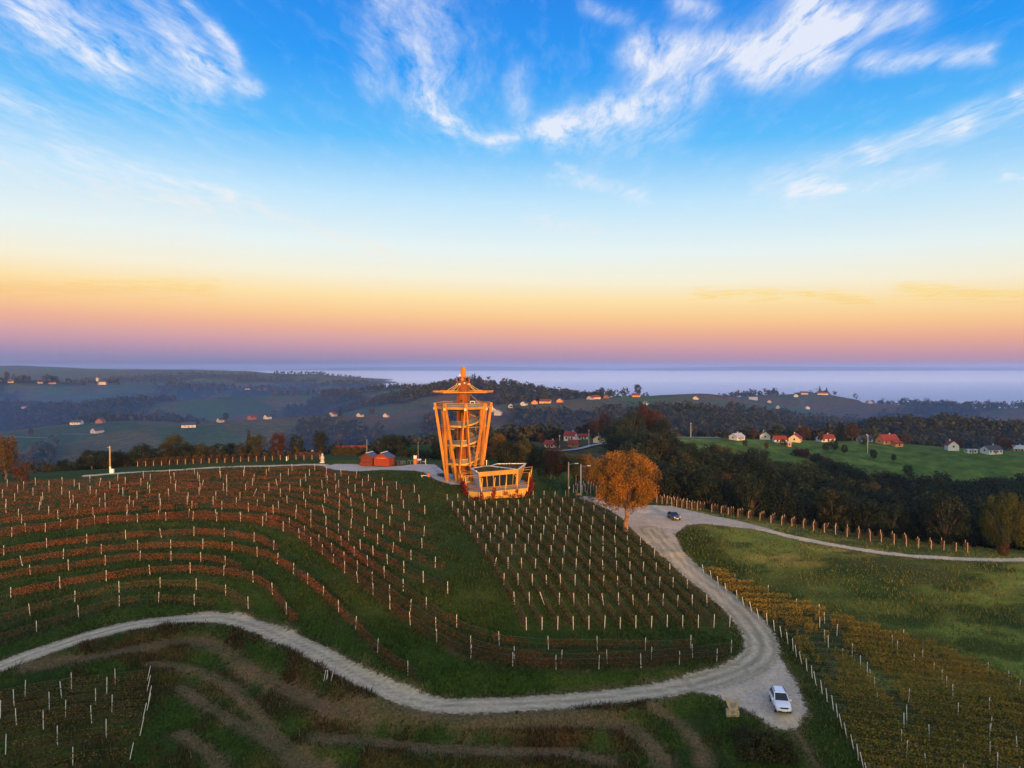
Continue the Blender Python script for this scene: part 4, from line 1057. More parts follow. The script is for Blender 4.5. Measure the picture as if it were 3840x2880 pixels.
for k, u in enumerate((1500, 1507, 1514, 1534, 1545)):
    e = ep('bike_hoop', ('bent steel cycle stand next to the dark bin', 'bent steel cycle stand, second from the dark bin', 'bent steel cycle stand, third from the dark bin', 'bent steel cycle stand, second from the totem', 'bent steel cycle stand next to the totem')[k], 'cycle stand', u, 1742 - (k > 2) * 3); e['group'] = 'cycle stands'
    m = MB()
    pts = [(-.35 * math.cos(math.pi * i / 10), 0, .55 + .4 * math.sin(math.pi * i / 10)) for i in range(11)]
    for a, b in zip(pts[:-1], pts[1:]): m.tube(a, b, .035, .035, 6)
    m.build('hoop', M_steel, e)
    MB().tube((-.35, 0, 0), (-.35, 0, .56), .035, .035, 6).build('leg', M_steel, e); MB().tube((.35, 0, 0), (.35, 0, .56), .035, .035, 6).build('leg', M_steel, e)
e = ep('park_bench', 'pale concrete bench at the edge of the path', 'bench', 1594, 1789)
MB().box((0, 0, .42), (2.0, .6, .14)).build('seat', M_conc, e, bevel=.02)
for x in (-.75, .75): MB().box((x, 0, .17), (.25, .5, .36)).build('leg', M_conc, e)
e = ep('litter_bin', 'small orange litter bin beside the concrete bench', 'bin', 1608, 1789)
MB().box((0, 0, .5), (.5, .5, .95), taper=1.1).build('drum', plain('bin_orange', (.5, .14, .04), .5, .1, 3), e, bevel=.03); MB().box((0, 0, 1.02), (.6, .6, .08)).build('lid', M_red, e)
e = ep('stone_sculpture', 'pale carved stone figure on the grass beside the ridge lane', 'sculpture', 1209, 1735)
m = MB(); prof = [(.42, 0), (.5, .3), (.44, .8), (.55, 1.3), (.4, 1.75), (.22, 1.95), (.3, 2.2), (.24, 2.45), (.08, 2.55)]
for (r0, z0), (r1, z1) in zip(prof[:-1], prof[1:]): m.tube((0, 0, z0), (0, 0, z1), r0, r1, 10, False)
m.build('figure', plain('carved_stone', (.5, .45, .36), .9, .25, 3, bump=.5), e, smooth=True); MB().box((0, 0, .08), (1.2, 1.0, .25)).build('plinth', M_conc, e)
e = ep('marker_post', 'short white marker post on the grass behind the ridge lane', 'post', 1075, 1728)
MB().box((0, 0, .6), (.28, .2, 1.25), taper=.85).build('post', M_white, e, bevel=.03); MB().box((0, 0, 1.25), (.2, .15, .1)).build('cap', M_grey, e)
e = ep('road_sign', 'small wooden sign on a stake by the road end', 'sign', 2168, 1872)
MB().box((0, 0, .7), (.08, .08, 1.4)).build('stake', M_wood_post, e); MB().box((0, -.06, 1.15), (.65, .05, .5)).build('board', M_glulam, e)

# ------------------------------------------------------------------ stone with plaque at the pull-in
def build_stone():
    p = P([(2747, 2682)])[0]
    S = empty('stone_monument', (p[0], p[1], p[2] - .05), R(-6)); tag(S, 'rough yellow sandstone slab on two stone blocks beside the gravel pull-in', 'monument')
    ms = plain('sandstone', (.38, .31, .2), .9, .3, 2.6, bump=.7)
    def rough(m, name, seed, mat=ms, amp=.03):
        o = m.build(name, mat, S); bm_ = bmesh.new(); bm_.from_mesh(o.data); bmesh.ops.subdivide_edges(bm_, edges=bm_.edges, cuts=4, use_grid_fill=True)
        r_ = random.Random(seed)
        for v_ in bm_.verts: v_.co += Vector((r_.uniform(-amp, amp), r_.uniform(-amp, amp), r_.uniform(-amp, amp)))
        bm_.to_mesh(o.data); bm_.free(); return o
    rough(MB().box((-.36, 0, .33), (.66, .62, .68)), 'base_block', 1); rough(MB().box((.34, 0, .33), (.62, .62, .66)), 'base_block', 2)
    prof = [(-.42, .66), (.55, .66), (.62, 1.25), (.66, 1.62), (.42, 1.72), (.08, 1.74), (-.3, 1.84), (-.86, 2.02), (-.72, 1.55), (-.55, 1.1)]
    m = MB(); n = len(prof)
    m.add([(x, -.22, z) for x, z in prof] + [(x, .24, z) for x, z in prof], [tuple(range(n)), tuple(range(n, 2 * n))[::-1]] + [(i, (i + 1) % n, n + (i + 1) % n, n + i) for i in range(n)])
    sl = m.build('slab', ms, S, bevel=.03)
    MB().box((.0, -.25, 1.33), (.6, .04, .5)).build('plaque', plain('plaque_metal', (.42, .38, .33), .4, .15, 12, metal=.5), sl)
build_stone()

# ------------------------------------------------------------------ cars
M_paint_w = plain('white_car_paint', (.80, .82, .84), .25, .03, 1, spec=.6)
M_paint_d = plain('dark_car_paint', (.035, .045, .065), .22, .1, 1, spec=.7)
M_tyre = plain('tyre_rubber', (.02, .02, .02), .8, .2, 6)
M_trim = plain('black_trim', (.03, .03, .03), .6, .2, 6)
M_lens = plain('headlamp_lens', (.7, .72, .75), .12, .05, 4, spec=.8)
def car(name, label, u, v, yaw, paint, L, Wd, Ht, suv):
    p = P([(u, v)])[0]
    C = empty(name, (p[0], p[1], float(p[2]) + .06), yaw); tag(C, label, 'car')
    # pitch/roll with the ground
    # stations along x (front +): lower hull height, belt height, half width
    f = L / 2
    st_ = [(-f, .45, .95, .80), (-f * .97, .36, 1.02, .90), (-f * .6, .30, 1.06, .98), (0, .28, 1.03, 1.0), (f * .38, .28, 1.00, 1.0), (f * .72, .30, .95, .97), (f * .93, .34, .84, .90), (f, .42, .72, .78)]
    zs = Ht / 1.63; rings = []
    for x, z0, z1, k in st_:
        w = Wd / 2 * k
        rings.append([(x, -w * .88, z0 * zs), (x, -w, z0 * zs + .16), (x, -w, z1 * zs * .80), (x, -w * .93, z1 * zs), (x, 0, z1 * zs + .05), (x, w * .93, z1 * zs), (x, w, z1 * zs * .80), (x, w, z0 * zs + .16), (x, w * .88, z0 * zs), (x, 0, z0 * zs - .02)])
    m = MB(); n = 10
    vs = [q for r_ in rings for q in r_]; fs = []
    for i in range(len(rings) - 1):
        for j in range(n): fs.append((i * n + j, i * n + (j + 1) % n, (i + 1) * n + (j + 1) % n, (i + 1) * n + j))
    fs += [tuple(range(n))[::-1], tuple(range((len(rings) - 1) * n, len(rings) * n))]
    m.add(vs, fs); body = m.build('body', paint, C, smooth=True)
    body.modifiers.new('round', 'SUBSURF').levels = 1; body.modifiers['round'].render_levels = 2
    # greenhouse: roof, pillars and glass
    xb0, xb1, xr0, xr1 = -f * .93, f * .40, -f * .78, f * .02
    if not suv: xb0, xb1, xr0, xr1 = -f * .88, f * .42, -f * .55, f * .0
    zb, zr = 1.02 * zs, Ht; wb, wr = Wd / 2 * .93, Wd / 2 * .74
    A = [(xb0, -wb, zb), (xb1, -wb * .97, zb), (xb1, wb * .97, zb), (xb0, wb, zb)]; B = [(xr0, -wr, zr - .06), (xr1, -wr, zr - .06), (xr1, wr, zr - .06), (xr0, wr, zr - .06)]
    MB().add(A + B, [(0, 1, 5, 4), (1, 2, 6, 5), (2, 3, 7, 6), (3, 0, 4, 7)]).build('cabin_pillars', paint, C)
    MB().prism([(xr0 - .05, -wr * .96), (xr1 + .05, -wr * .94), (xr1 + .05, wr * .94), (xr0 - .05, wr * .96)], zr - .07, zr - .01, [(xr0 + .1, -wr * .85), (xr1 - .1, -wr * .85), (xr1 - .1, wr * .85), (xr0 + .1, wr * .85)]).build('roof', paint, C)
    def pane(name_, i, j, e, s0, s1, t0, t1):
        a, b, c, d = map(Vector, (A[i], A[j], B[j], B[i]))
        def q(s, t): return (a.lerp(b, s)).lerp(d.lerp(c, s), t)
        nn = (b - a).cross(d - a).normalized() * e
        MB().quad(q(s0, t0) + nn, q(s1, t0) + nn, q(s1, t1) + nn, q(s0, t1) + nn, .012).build(name_, M_glass, C)
    pane('windscreen', 1, 2, .012, .05, .95, .04, .94)
    pane('rear_window', 3, 0, .012, .1, .9, .15, .9)
    for (i, j) in ((0, 1), (2, 3)):
        pane('side_window', i, j, .012, .08, .30, .1, .88); pane('side_window', i, j, .012, .33, .62, .1, .88); pane('side_window', i, j, .012, .65, .90, .1, .80)
    for x in (-f * .60, f * .62):
        for s in (-1, 1):
            w = MB().tube((x, s * (Wd / 2 - .2), .33), (x, s * (Wd / 2 + .01), .33), .35, .35, 18).build('wheel', M_tyre, C)
            MB().tube((x, s * (Wd / 2), .33), (x, s * (Wd / 2 + .025), .33), .22, .2, 12).build('rim', M_steel, w)
    for s in (-1, 1):
        MB().box((f * .955, s * Wd * .34, .80 * zs), (.12, .36, .15), taper=.9).build('headlight', M_lens, C, bevel=.02)
        mr = MB().box((f * .30, s * (Wd / 2 + .08), 1.06 * zs), (.16, .2, .15)).build('mirror', paint, C, bevel=.03)
        MB().box((f * .96, s * Wd * .36, .42 * zs), (.1, .2, .1)).build('fog_light', M_lens, C)
        MB().box((-f * .985, s * Wd * .38, .85 * zs), (.06, .2, .2)).build('tail_light', M_red, C)
        if suv: MB().beam((xr0 + .1, s * wr * .86, zr + .04), (xr1 - .1, s * wr * .86, zr + .04), .04, .05).build('roof_rail', M_trim, C)
    MB().box((f * .985, 0, .78 * zs), (.07, Wd * .46, .14)).build('grille', M_trim, C)
    MB().box((f * .985, 0, .40 * zs), (.09, Wd * .80, .16)).build('bumper_skirt', M_trim, C)
    MB().box((f * 1.012, 0, .52 * zs), (.03, .52, .12)).build('number_plate', M_white, C)
    return C
car('parked_car', 'white compact SUV with roof rails standing in the gravel pull-in', 2926, 2652, R(-99), M_paint_w, 4.34, 1.80, 1.69, True)
car('parked_car', 'dark blue-grey hatchback standing alone on the gravel car park', 2527, 1946, R(-82), M_paint_d, 4.3, 1.78, 1.47, False)
# ------------------------------------------------------------------ vine rows
M_post = plain('vineyard_post_concrete', (.60, .585, .55), .75, .12, 5)
M_post_r = plain('vineyard_post_timber', (.62, .46, .32), .8, .15, 5)
M_wire = plain('trellis_wire', (.25, .25, .25), .5, .1, 5, metal=.7)
M_stem = plain('vine_stem', (.10, .07, .045), .9, .2, 8)
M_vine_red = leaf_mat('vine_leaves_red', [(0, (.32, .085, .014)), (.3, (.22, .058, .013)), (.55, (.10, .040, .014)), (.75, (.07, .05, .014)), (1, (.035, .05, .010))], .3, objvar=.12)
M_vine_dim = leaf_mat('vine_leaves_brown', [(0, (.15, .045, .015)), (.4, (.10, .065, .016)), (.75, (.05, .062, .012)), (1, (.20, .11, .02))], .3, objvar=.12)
M_vine_yel = leaf_mat('vine_leaves_yellow', [(0, (.30, .17, .018)), (.25, (.24, .165, .02)), (.5, (.13, .125, .018)), (.75, (.05, .075, .012)), (.9, (.15, .10, .016)), (1, (.38, .25, .03))], .35, objvar=.12)
M_vine_org = leaf_mat('vine_leaves_orange', [(0, (.17, .07, .014)), (.5, (.115, .06, .014)), (1, (.055, .055, .014))], .3, objvar=.12)
_pm = {}
def post_mesh(kind, h):
    k = (kind, round(h, 1))
    if k not in _pm:
        m = MB().box((0, 0, h / 2 - .1), (.078, .066, h + .2), taper=.86)
        m.box((0, 0, h - .02), (.05, .04, .12))
        me = m.mesh('post'); me.materials.append(M_post if kind == 'c' else M_post_r); _pm[k] = me
    return _pm[k]
def row_line(pts2, step=.8):
    ln = smooth_line(pts2, step); return np.column_stack([ln, H(ln[:, 0], ln[:, 1])])
ALL_ROWS = []
def vine_row(line, label, group, mat, dens=55, z0=.55, z1=1.5, thick=.2, post_at=None, spacing=5.5, ph=1.75, pkind='c', lsize=.17, lean=.03, stems=1.1, wires=True, gap=.0, endlean=None, tint=None):
    """line (n,3) on the ground. post_at: list of plan points; else evenly spaced"""
    s = np.concatenate([[0], np.cumsum(np.hypot(*np.diff(line[:, :2], axis=0).T))]); Ltot = s[-1]
    def at(d): return np.array([np.interp(d, s, line[:, i]) for i in range(3)])
    base = line[0]
    Rw = empty('vine_row', tuple(base)); tag(Rw, label, 'vine row', group)
    ALL_ROWS.append(line)
    if post_at is None: pos = [at(d) for d in np.concatenate([[0], np.arange(spacing * random.uniform(.5, 1.2), Ltot + .01, spacing)])]
    else: pos = post_at
    for k, q in enumerate(pos):
        h = ph * random.uniform(.93, 1.06)
        o = link_mesh('post', post_mesh(pkind, round(h, 1)), None, Rw, tuple(np.asarray(q) - base))
        ln = lean * (5 if random.random() < .06 else 1)
        o.rotation_euler = (random.gauss(0, ln), random.gauss(0, ln), random.uniform(0, 1.5))
        if endlean is not None and k == 0: o.rotation_euler = endlean
    n = int(Ltot * dens)
    if n > 0:
        d = rng.random(n) * Ltot
        keep = fbm(d, d * 0 + base[0] * 3, 3.0, 17, 3) + .25 * fbm(d, d * 0 + base[1], 14.0, 19, 2) > .36 + gap
        d = d[keep]; n = len(d)
        c = np.stack([np.interp(d, s, line[:, i]) for i in range(3)], 1)
        tg = np.gradient(line[:, :2], axis=0); tg /= np.linalg.norm(tg, axis=1, keepdims=True) + 1e-9
        nx = np.stack([np.interp(d, s, -tg[:, 1]), np.interp(d, s, tg[:, 0])], 1)
        top = z1 * (.82 + .36 * fbm(d, d * 0 + 7, 1.6, 23, 2))
        hh = z0 + (top - z0) * rng.random(n) ** .85
        off = rng.normal(size=n) * thick
        c[:, :2] += nx * off[:, None]; c[:, 2] += hh
        me = leaf_mesh('leaves', c - base, lsize, np.column_stack([nx * np.sign(off)[:, None], np.full(n, .25)]), .7)
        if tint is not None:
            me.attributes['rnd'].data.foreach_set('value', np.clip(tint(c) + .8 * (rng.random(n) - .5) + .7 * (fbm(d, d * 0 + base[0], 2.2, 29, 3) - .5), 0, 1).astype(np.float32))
        o = link_mesh('leaves', me, mat, Rw); o['kind'] = 'stuff'
    if stems > 0:
        m = MB()
        for dd in np.arange(.5, Ltot, stems):
            q = at(dd) - base; j = random.uniform(-.08, .08)
            m.tube((q[0], q[1], q[2] - .05), (q[0] + j, q[1] + j, q[2] + z0 + .25), .028, .02, 4, False)
        if m.v: o = m.build('stems', M_stem, Rw); o['kind'] = 'stuff'
    if wires:
        m = MB(); k = max(2, int(Ltot / 5)); ds = np.linspace(0, Ltot, k + 1)
        for zz_ in (.75, 1.35):
            for a, b in zip(ds[:-1], ds[1:]):
                p, q = at(a) - base, at(b) - base; m.tube((p[0], p[1], p[2] + zz_), (q[0], q[1], q[2] + zz_), .008, .008, 3, False)
        m.build('wires', M_wire, Rw)
    return Rw
ords = ['first', 'second', 'third', 'fourth', 'fifth', 'sixth', 'seventh', 'eighth', 'ninth', 'tenth', 'eleventh', 'twelfth', 'thirteenth', 'fourteenth', 'fifteenth', 'sixteenth', 'seventeenth', 'eighteenth', 'nineteenth', 'twentieth']
def ordn(i):
    if i < 20: return ords[i]
    tens = {2: 'twenty', 3: 'thirty'}[(i + 1) // 10]; r_ = (i + 1) % 10
    return {2: 'twentieth', 3: 'thirtieth'}[(i + 1) // 10] if r_ == 0 else f'{tens}-{ords[r_ - 1]}'
GB = 'terraced vine rows of the hollow above the gravel road'
wl = []
for ln in TERR: wl.append(np.column_stack([ln, H(ln[:, 0], ln[:, 1])]))
lo9 = row_line(P(R9c)[:, :2]); hi = row_line(P(RT)[:, :2])
def resamp(l, n):
    s = np.concatenate([[0], np.cumsum(np.hypot(*np.diff(l[:, :2], axis=0).T))]); u = np.linspace(0, s[-1], n)
    return np.stack([np.interp(u, s, l[:, 0]), np.interp(u, s, l[:, 1])], 1)
a9, at_ = resamp(lo9, 60), resamp(hi, 60)
NI = 7
for i in range(1, NI + 1):
    t = i / (NI + 1); q = a9 * (1 - t) + at_ * t; q += (np.stack([vnoise(np.arange(60) / 9., np.full(60, i * 3.)), vnoise(np.arange(60) / 9., np.full(60, i * 3. + 50))], 1) - .5) * .5
    wl.append(row_line(q[::4] if (len(q) - 1) % 4 == 0 else np.vstack([q[::4], q[-1:]])))
wl.append(hi)
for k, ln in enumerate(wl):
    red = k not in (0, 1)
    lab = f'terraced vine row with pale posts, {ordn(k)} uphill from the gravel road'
    vine_row(ln, lab, GB, M_vine_red if red else M_vine_dim, dens=(100 if k > 1 else 60) if k < 9 else 60, spacing=5.3 + .5 * (k % 3), z0=.35, z1=1.4 if k < 9 else 1.2, thick=.27, lsize=.16, tint=lambda c: .42 + .36 * sstep(-38, -12, c[:, 0]) + .5 * (fbm(c[:, 0], c[:, 1], 9, 303, 3) - .5), stems=1.0 if k < 9 else 1.6)  # tint is redder leftwards: sunlit and shaded parts put into leaf colour
# spur rows running down towards the bend
tp = P([(1677 + 40.3 * k, 1884 - 1.5 * k) for k in range(14)]); bp = P([(1974 + 58.6 * k, 2363 - .8 * k) for k in range(14)])
for k in range(14):
    pts = np.array([tp[k, :2] + (bp[k, :2] - tp[k, :2]) * t for t in np.linspace(0, 1, 9)])
    ln = row_line(pts); pos = [np.append(p, H(*p)) for p in (tp[k, :2] + (bp[k, :2] - tp[k, :2]) * t for t in np.linspace(0, 1, 11))]
    # a gappy young planting, only patches of leaf
    vine_row(ln, f'sparse vine row with white posts running downhill, {ordn(k)} from the pavilion end of the spur' if k < 13 else 'sparse vine row with white posts running downhill directly along the road edge', 'straight vine rows on the spur below the pavilion', M_vine_dim, dens=58, z0=.1, z1=1.15, thick=.26, post_at=pos, lsize=.17, stems=1.3, gap=.05)
# yellow vineyard on the right
def zr(*p): return [(2600 + x / 1.784, 2000 + y / 1.784) for x, y in p]
ends = P(zr((72, 275), (122, 310), (168, 355), (222, 400), (293, 455), (340, 495), (392, 530), (440, 575), (495, 612), (543, 658), (592, 703), (634, 745), (668, 788), (690, 830), (726, 878), (760, 922), (796, 972), (822, 1018), (863, 1075), (896, 1128), (938, 1185), (966, 1240), (995, 1305), (1027, 1368), (1073, 1448), (1105, 1518), (1138, 1570), (1165, 1640), (1190, 1710)))
head = P(zr((20, 165), (300, 325), (600, 450), (900, 555), (1200, 655), (1500, 745), (1800, 855), (2100, 985), (2212, 1050), (2500, 1200)))[:, :2]
dirv = np.array((1.0, -.16)); dirv /= np.linalg.norm(dirv)
for k in range(len(ends)):
    a = ends[k, :2]
    # stop where the diagonal headland begins
    tt = np.arange(0, 48, .5); q = a + tt[:, None] * dirv
    side = q[:, 1] < np.interp(q[:, 0], head[:, 0], head[:, 1]) + (.0)
    Lr = tt[side].max() if side.any() else 3.0
    Lr = min(max(Lr, 3.0), 42.0)
    ln = row_line(np.array([a + dirv * Lr * t for t in np.linspace(0, 1, max(4, int(Lr / 3)))]))
    vine_row(ln, f'dense golden vine row, {ordn(k)} down from the car park end of the right-hand vineyard', 'golden vine rows beside the descending road', M_vine_yel, dens=125, z0=.2, z1=1.5, thick=.27, spacing=8.5, ph=1.65, lsize=.18, tint=lambda c: .34 + .9 * (fbm(c[:, 0], c[:, 1], 11, 307, 3) - .5), stems=0, endlean=(random.uniform(-.06, .06), random.uniform(-.22, -.08), 0), gap=.01)
# vine row ends along the farm track
def z5(*p): return [(2700 + x / 1.940, 1350 + y / 1.940) for x, y in p]
te = P([(1800 + x / 2.212, 1350 + y / 2.212) for x, y in ((1465, 1185), (1510, 1195), (1550, 1203), (1592, 1212), (1632, 1222), (1674, 1230), (1716, 1238), (1758, 1246), (1802, 1252))] + z5((-60, 1110), (8, 1122), (60, 1132), (130, 1147), (205, 1160), (290, 1172), (370, 1188), (447, 1202), (523, 1216), (605, 1231), (680, 1246), (760, 1260), (840, 1273), (925, 1291), (1008, 1303), (1093, 1320), (1175, 1331), (1267, 1342), (1357, 1357), (1445, 1371), (1538, 1381), (1628, 1389), (1717, 1397), (1803, 1401)))
for k in range(len(te)):
    a = te[k, :2]; d = np.array((.42, .9)); Lr = 9.0 if k < 28 else 4.0
    ln = row_line(np.array([a + d * Lr * t for t in np.linspace(0, 1, 4)]))
    vine_row(ln, f'short orange vine row ending at the farm track, {ordn(k)} from the car park', 'vine rows ending at the farm track', M_vine_org, dens=80, z0=.3, z1=1.6, thick=.24, spacing=4.0, ph=1.95, pkind='t', lsize=.2, stems=0, wires=False, gap=-.1)
# bushy row ends behind the ridge lane
ce = P([(480 + 30.5 * k, 1757 - (k * 1.05 if k < 20 else 21)) for k in range(24)])
for k in range(24):
    a = ce[k, :2] + np.array((0, 5.0)); ln = row_line(np.array([a + np.array((-.15, 1.0)) * 3.2 * t for t in np.linspace(0, 1, 4)]))
    vine_row(ln, f'bushy orange vine row behind the ridge lane, {ordn(k)} from the power pole side', 'bushy vine rows behind the ridge lane', M_vine_org, dens=230, z0=.15, z1=2.2, thick=.30, spacing=9, ph=1.4, pkind='t', lsize=.22, stems=0, wires=False, gap=-.3)
# vine rows seen behind the lamps
for k, (u, v) in enumerate(((2150, 1848), (2165, 1845), (2183, 1848), (2195, 1846), (2215, 1850), (2235, 1852), (2255, 1855))):
    a = P([(u, v)])[0, :2]; ln = row_line(np.array([a + np.array((.3, .95)) * 8 * t for t in np.linspace(0, 1, 4)]))
    vine_row(ln, f'short leafy vine row behind the street lamps, {ordn(k)} from the pavilion', 'vine rows behind the street lamps', M_vine_org, dens=70, z0=.4, z1=1.6, thick=.28, spacing=4, ph=1.9, lsize=.2, stems=0, wires=False)
# young plot below the road
ye = P([zb(*p) for p in ((940, 600), (938, 668), (945, 735), (938, 790), (912, 845), (893, 950), (828, 1105))])
yl = P([zb(*p) for p in ((-40, 745), (-40, 795), (-40, 850), (-40, 920), (-40, 985), (-40, 1090), (200, 1200))])
for k in range(7):
    ln = row_line(np.array([ye[k, :2] + (yl[k, :2] - ye[k, :2]) * t + np.array((0, .5 * math.sin(t * 3))) for t in np.linspace(0, 1, 6)]))
    vine_row(ln, f'thin young vine row below the gravel road, {ordn(k)} down the slope', 'young vine rows below the gravel road', M_vine_dim, dens=50, z0=.2, z1=1.3, thick=.25, spacing=4.6, ph=2.0, tint=lambda c: .72 + 0 * c[:, 0], lsize=.17, lean=.03, stems=1.5, gap=.05, endlean=(0, .22, 0))
# small bundle of loose stakes on the bank
for k, (x, y) in enumerate(((2066, 600), (2080, 602), (2092, 598), (2112, 600))):
    q = P([zb(x, y)])[0]; m = MB().tube((0, 0, -.1), (random.uniform(-.2, .3), .1, 1.25), .04, .035, 6); m.tube((0, 0, 1.2), (.03, 0, 1.3), .02, .02, 4)
    o = m.build('stake', M_post, None, tuple(q)); tag(o, 'thin pale stake stuck in the scrub bank below the gravel road', 'stake', 'stakes in the bank')

# ------------------------------------------------------------------ trees
def make_tree(h, rx, lobes, nleaf, lsize, seed, crown_lo=.22, shape='round', spread=1.0, trunk_r=None, lobe=1.0, vert=1.35):
    """meshes (trunk, crown) of a tree standing at the origin"""
    r = np.random.default_rng(seed)
    trunk_r = trunk_r or h * .022
    m = MB(); fork = h * (crown_lo + .02)
    m.tube((0, 0, -.4), (0, 0, .5), trunk_r * 1.5, trunk_r * 1.05, 9, False)
    p0 = Vector((0, 0, .5)); 
    for i in range(3):
        p1 = Vector((r.normal() * trunk_r * .5, r.normal() * trunk_r * .5, .5 + (fork - .5) * (i + 1) / 3)); m.tube(p0, p1, trunk_r * (1.05 - .1 * i), trunk_r * (.95 - .1 * i), 9, False); p0 = p1
    ctr = []
    for i in range(lobes):
        t = (i + .5) / lobes; a = i * 2.399 + r.normal() * .3
        if shape == 'cone':
            z = h * (crown_lo + (1 - crown_lo) * t * .96); rad = rx * (1 - t) * .75 * math.sqrt(r.random()); sz = (rx * (1 - t) * .55 + .35)
            ctr.append((rad * math.cos(a), rad * math.sin(a), z, sz, sz * .8))
        else:
            zc = crown_lo + (1 - crown_lo) * (.12 + .76 * t)
            prof = math.sin(math.pi * min(1, max(0, (zc - crown_lo) / (1 - crown_lo) * .92 + .06))) ** .6
            rad = rx * prof * (.25 + .62 * math.sqrt(r.random())) * spread; sz = rx * (.24 + .16 * r.random()) * lobe
            ctr.append((rad * math.cos(a), rad * math.sin(a), h * zc, sz, sz * (vert if shape == 'plume' else .85)))
    for (x, y, z, sz, sv) in ctr[:: max(1, lobes // 14)]:
        mid = Vector((x * .35, y * .35, fork + (z - fork) * .45)); m.tube(p0, mid, trunk_r * .5, trunk_r * .3, 6, False); m.tube(mid, (x, y, z), trunk_r * .3, trunk_r * .1, 5, False)
    L = []; NN = []; TN = []
    wts = np.array([c[3] ** 2 for c in ctr]); wts /= wts.sum()
    for (x, y, z, sz, sv), w in zip(ctr, wts):
        n = int(nleaf * w); d = r.normal(size=(n, 3)); d /= np.linalg.norm(d, axis=1, keepdims=True)
        rad = (.62 + .42 * r.random(n)) * (1 + .22 * np.sin(d[:, 0] * 5 + x) * np.cos(d[:, 1] * 6 + y))
        inner = r.random(n) < .10; TN.append(np.clip(.8 * r.random() + .4 * r.random(n) - .1, 0, 1)); rad[inner] *= r.random(inner.sum())
        L.append(np.column_stack([x + d[:, 0] * rad * sz, y + d[:, 1] * rad * sz, z + d[:, 2] * rad * sv])); NN.append(d)
    L = np.vstack(L); NN = np.vstack(NN)
    cme = leaf_mesh('crown', L, lsize, NN, .8); cme.attributes['rnd'].data.foreach_set('value', np.concatenate(TN).astype(np.float32))
    return m.mesh('trunk'), cme
M_bark = plain('bark', (.12, .085, .055), .9, .3, 5, bump=.5)
M_bark_l = plain('bark_light', (.26, .13, .065), .9, .3, 4, bump=.5)
M_l_dark = leaf_mat('leaves_dark_green', [(0, (.009, .017, .006)), (.5, (.017, .028, .009)), (1, (.032, .042, .012))], .2)
M_l_olive = leaf_mat('leaves_olive', [(0, (.03, .034, .009)), (.5, (.05, .05, .012)), (1, (.075, .062, .014))], .25)
M_l_brown = leaf_mat('leaves_rust', [(0, (.06, .024, .010)), (.5, (.10, .036, .012)), (1, (.06, .045, .014))], .25)
M_l_gold = leaf_mat('leaves_gold', [(0, (.14, .07, .012)), (.5, (.20, .10, .016)), (1, (.08, .075, .018))], .3)
M_l_orange = leaf_mat('leaves_orange', [(0, (.30, .11, .010)), (.4, (.38, .155, .014)), (.75, (.19, .085, .012)), (1, (.09, .072, .014))], .15, objvar=0)
M_l_con = leaf_mat('needles', [(0, (.008, .016, .009)), (1, (.02, .032, .014))], .1)
PROTO = {}
def proto(key, *a, **kw):
    if key not in PROTO: PROTO[key] = make_tree(*a, **kw)
    return PROTO[key]
def tree(name, label, x, y, h, key, leafm, group=None, cat='tree', bark=None, rz=None, wide=1.0, z=None):
    tm, cm = PROTO[key]
    if not tm.materials: tm.materials.append(M_bark if bark is None else bark)
    cmk = (key, leafm.name)
    if cmk not in PROTO:
        if cm.materials: cm = cm.copy(); cm.materials.clear()
        cm.materials.append(leafm); PROTO[cmk] = cm
    zg = float(HF(x, y)[0]) if z is None else z
    T = empty(name, (x, y, zg), random.uniform(0, 6.28) if rz is None else rz); tag(T, label, cat, group)
    base_h = {'A': 16, 'B': 15, 'C': 14, 'S': 4, 'K': 12, 'BIG': 16.0, 'BIR': 13, 'F': 14}[key[0] if key not in ('BIG', 'BIR') else key]
    s = h / base_h; T.scale = (s * wide, s * wide, s)
    link_mesh('trunk', tm, None, T); link_mesh('crown', PROTO[cmk], None, T)
    return T
proto('A1', 16, 5.2, 30, 5200, .42, 11); proto('A2', 16, 4.6, 26, 4800, .42, 12, crown_lo=.18); proto('B1', 15, 4.4, 22, 4200, .40, 13, shape='plume'); proto('C1', 14, 5.4, 26, 4600, .42, 14, crown_lo=.12)
proto('S1', 4, 2.2, 14, 1800, .24, 15, crown_lo=.04); proto('S2', 4, 1.9, 12, 1500, .24, 16, crown_lo=.03, shape='plume'); proto('K1', 12, 2.6, 26, 3600, .3, 17, crown_lo=.06, shape='cone')
proto('BIG', 16.0, 6.7, 120, 42000, .22, 27, crown_lo=.24, shape='plume', trunk_r=.46, lobe=.48, vert=1.3, spread=1.05)
proto('BIR', 13, 4.6, 60, 16000, .22, 23, crown_lo=.08, shape='plume', spread=1.1, lobe=.55, vert=2.2)
q = P([(2345, 1992)])[0]
PROTO['BIG'][0].materials.append(M_bark_l)
tree('autumn_tree', 'large orange autumn tree with thick bare trunk beside the gravel road', q[0], q[1], 16.6, 'BIG', M_l_orange, rz=.6)
# golden birch at the right edge with a red shrub under it
q = P([(3790, 2078)])[0]
tree('birch_tree', 'drooping yellow-green birch beside the farm track', q[0] + .5, q[1] + 2.5, 11.5, 'BIR', leaf_mat('leaves_birch', [(0, (.09, .09, .014)), (.5, (.13, .12, .018)), (1, (.06, .08, .014))], .35), rz=1.0)
q = P([(3762, 2082)])[0]
tree('red_shrub', 'low dark rust shrub at the foot of the birch', q[0], q[1], 2.4, 'S1', M_l_brown, cat='shrub')
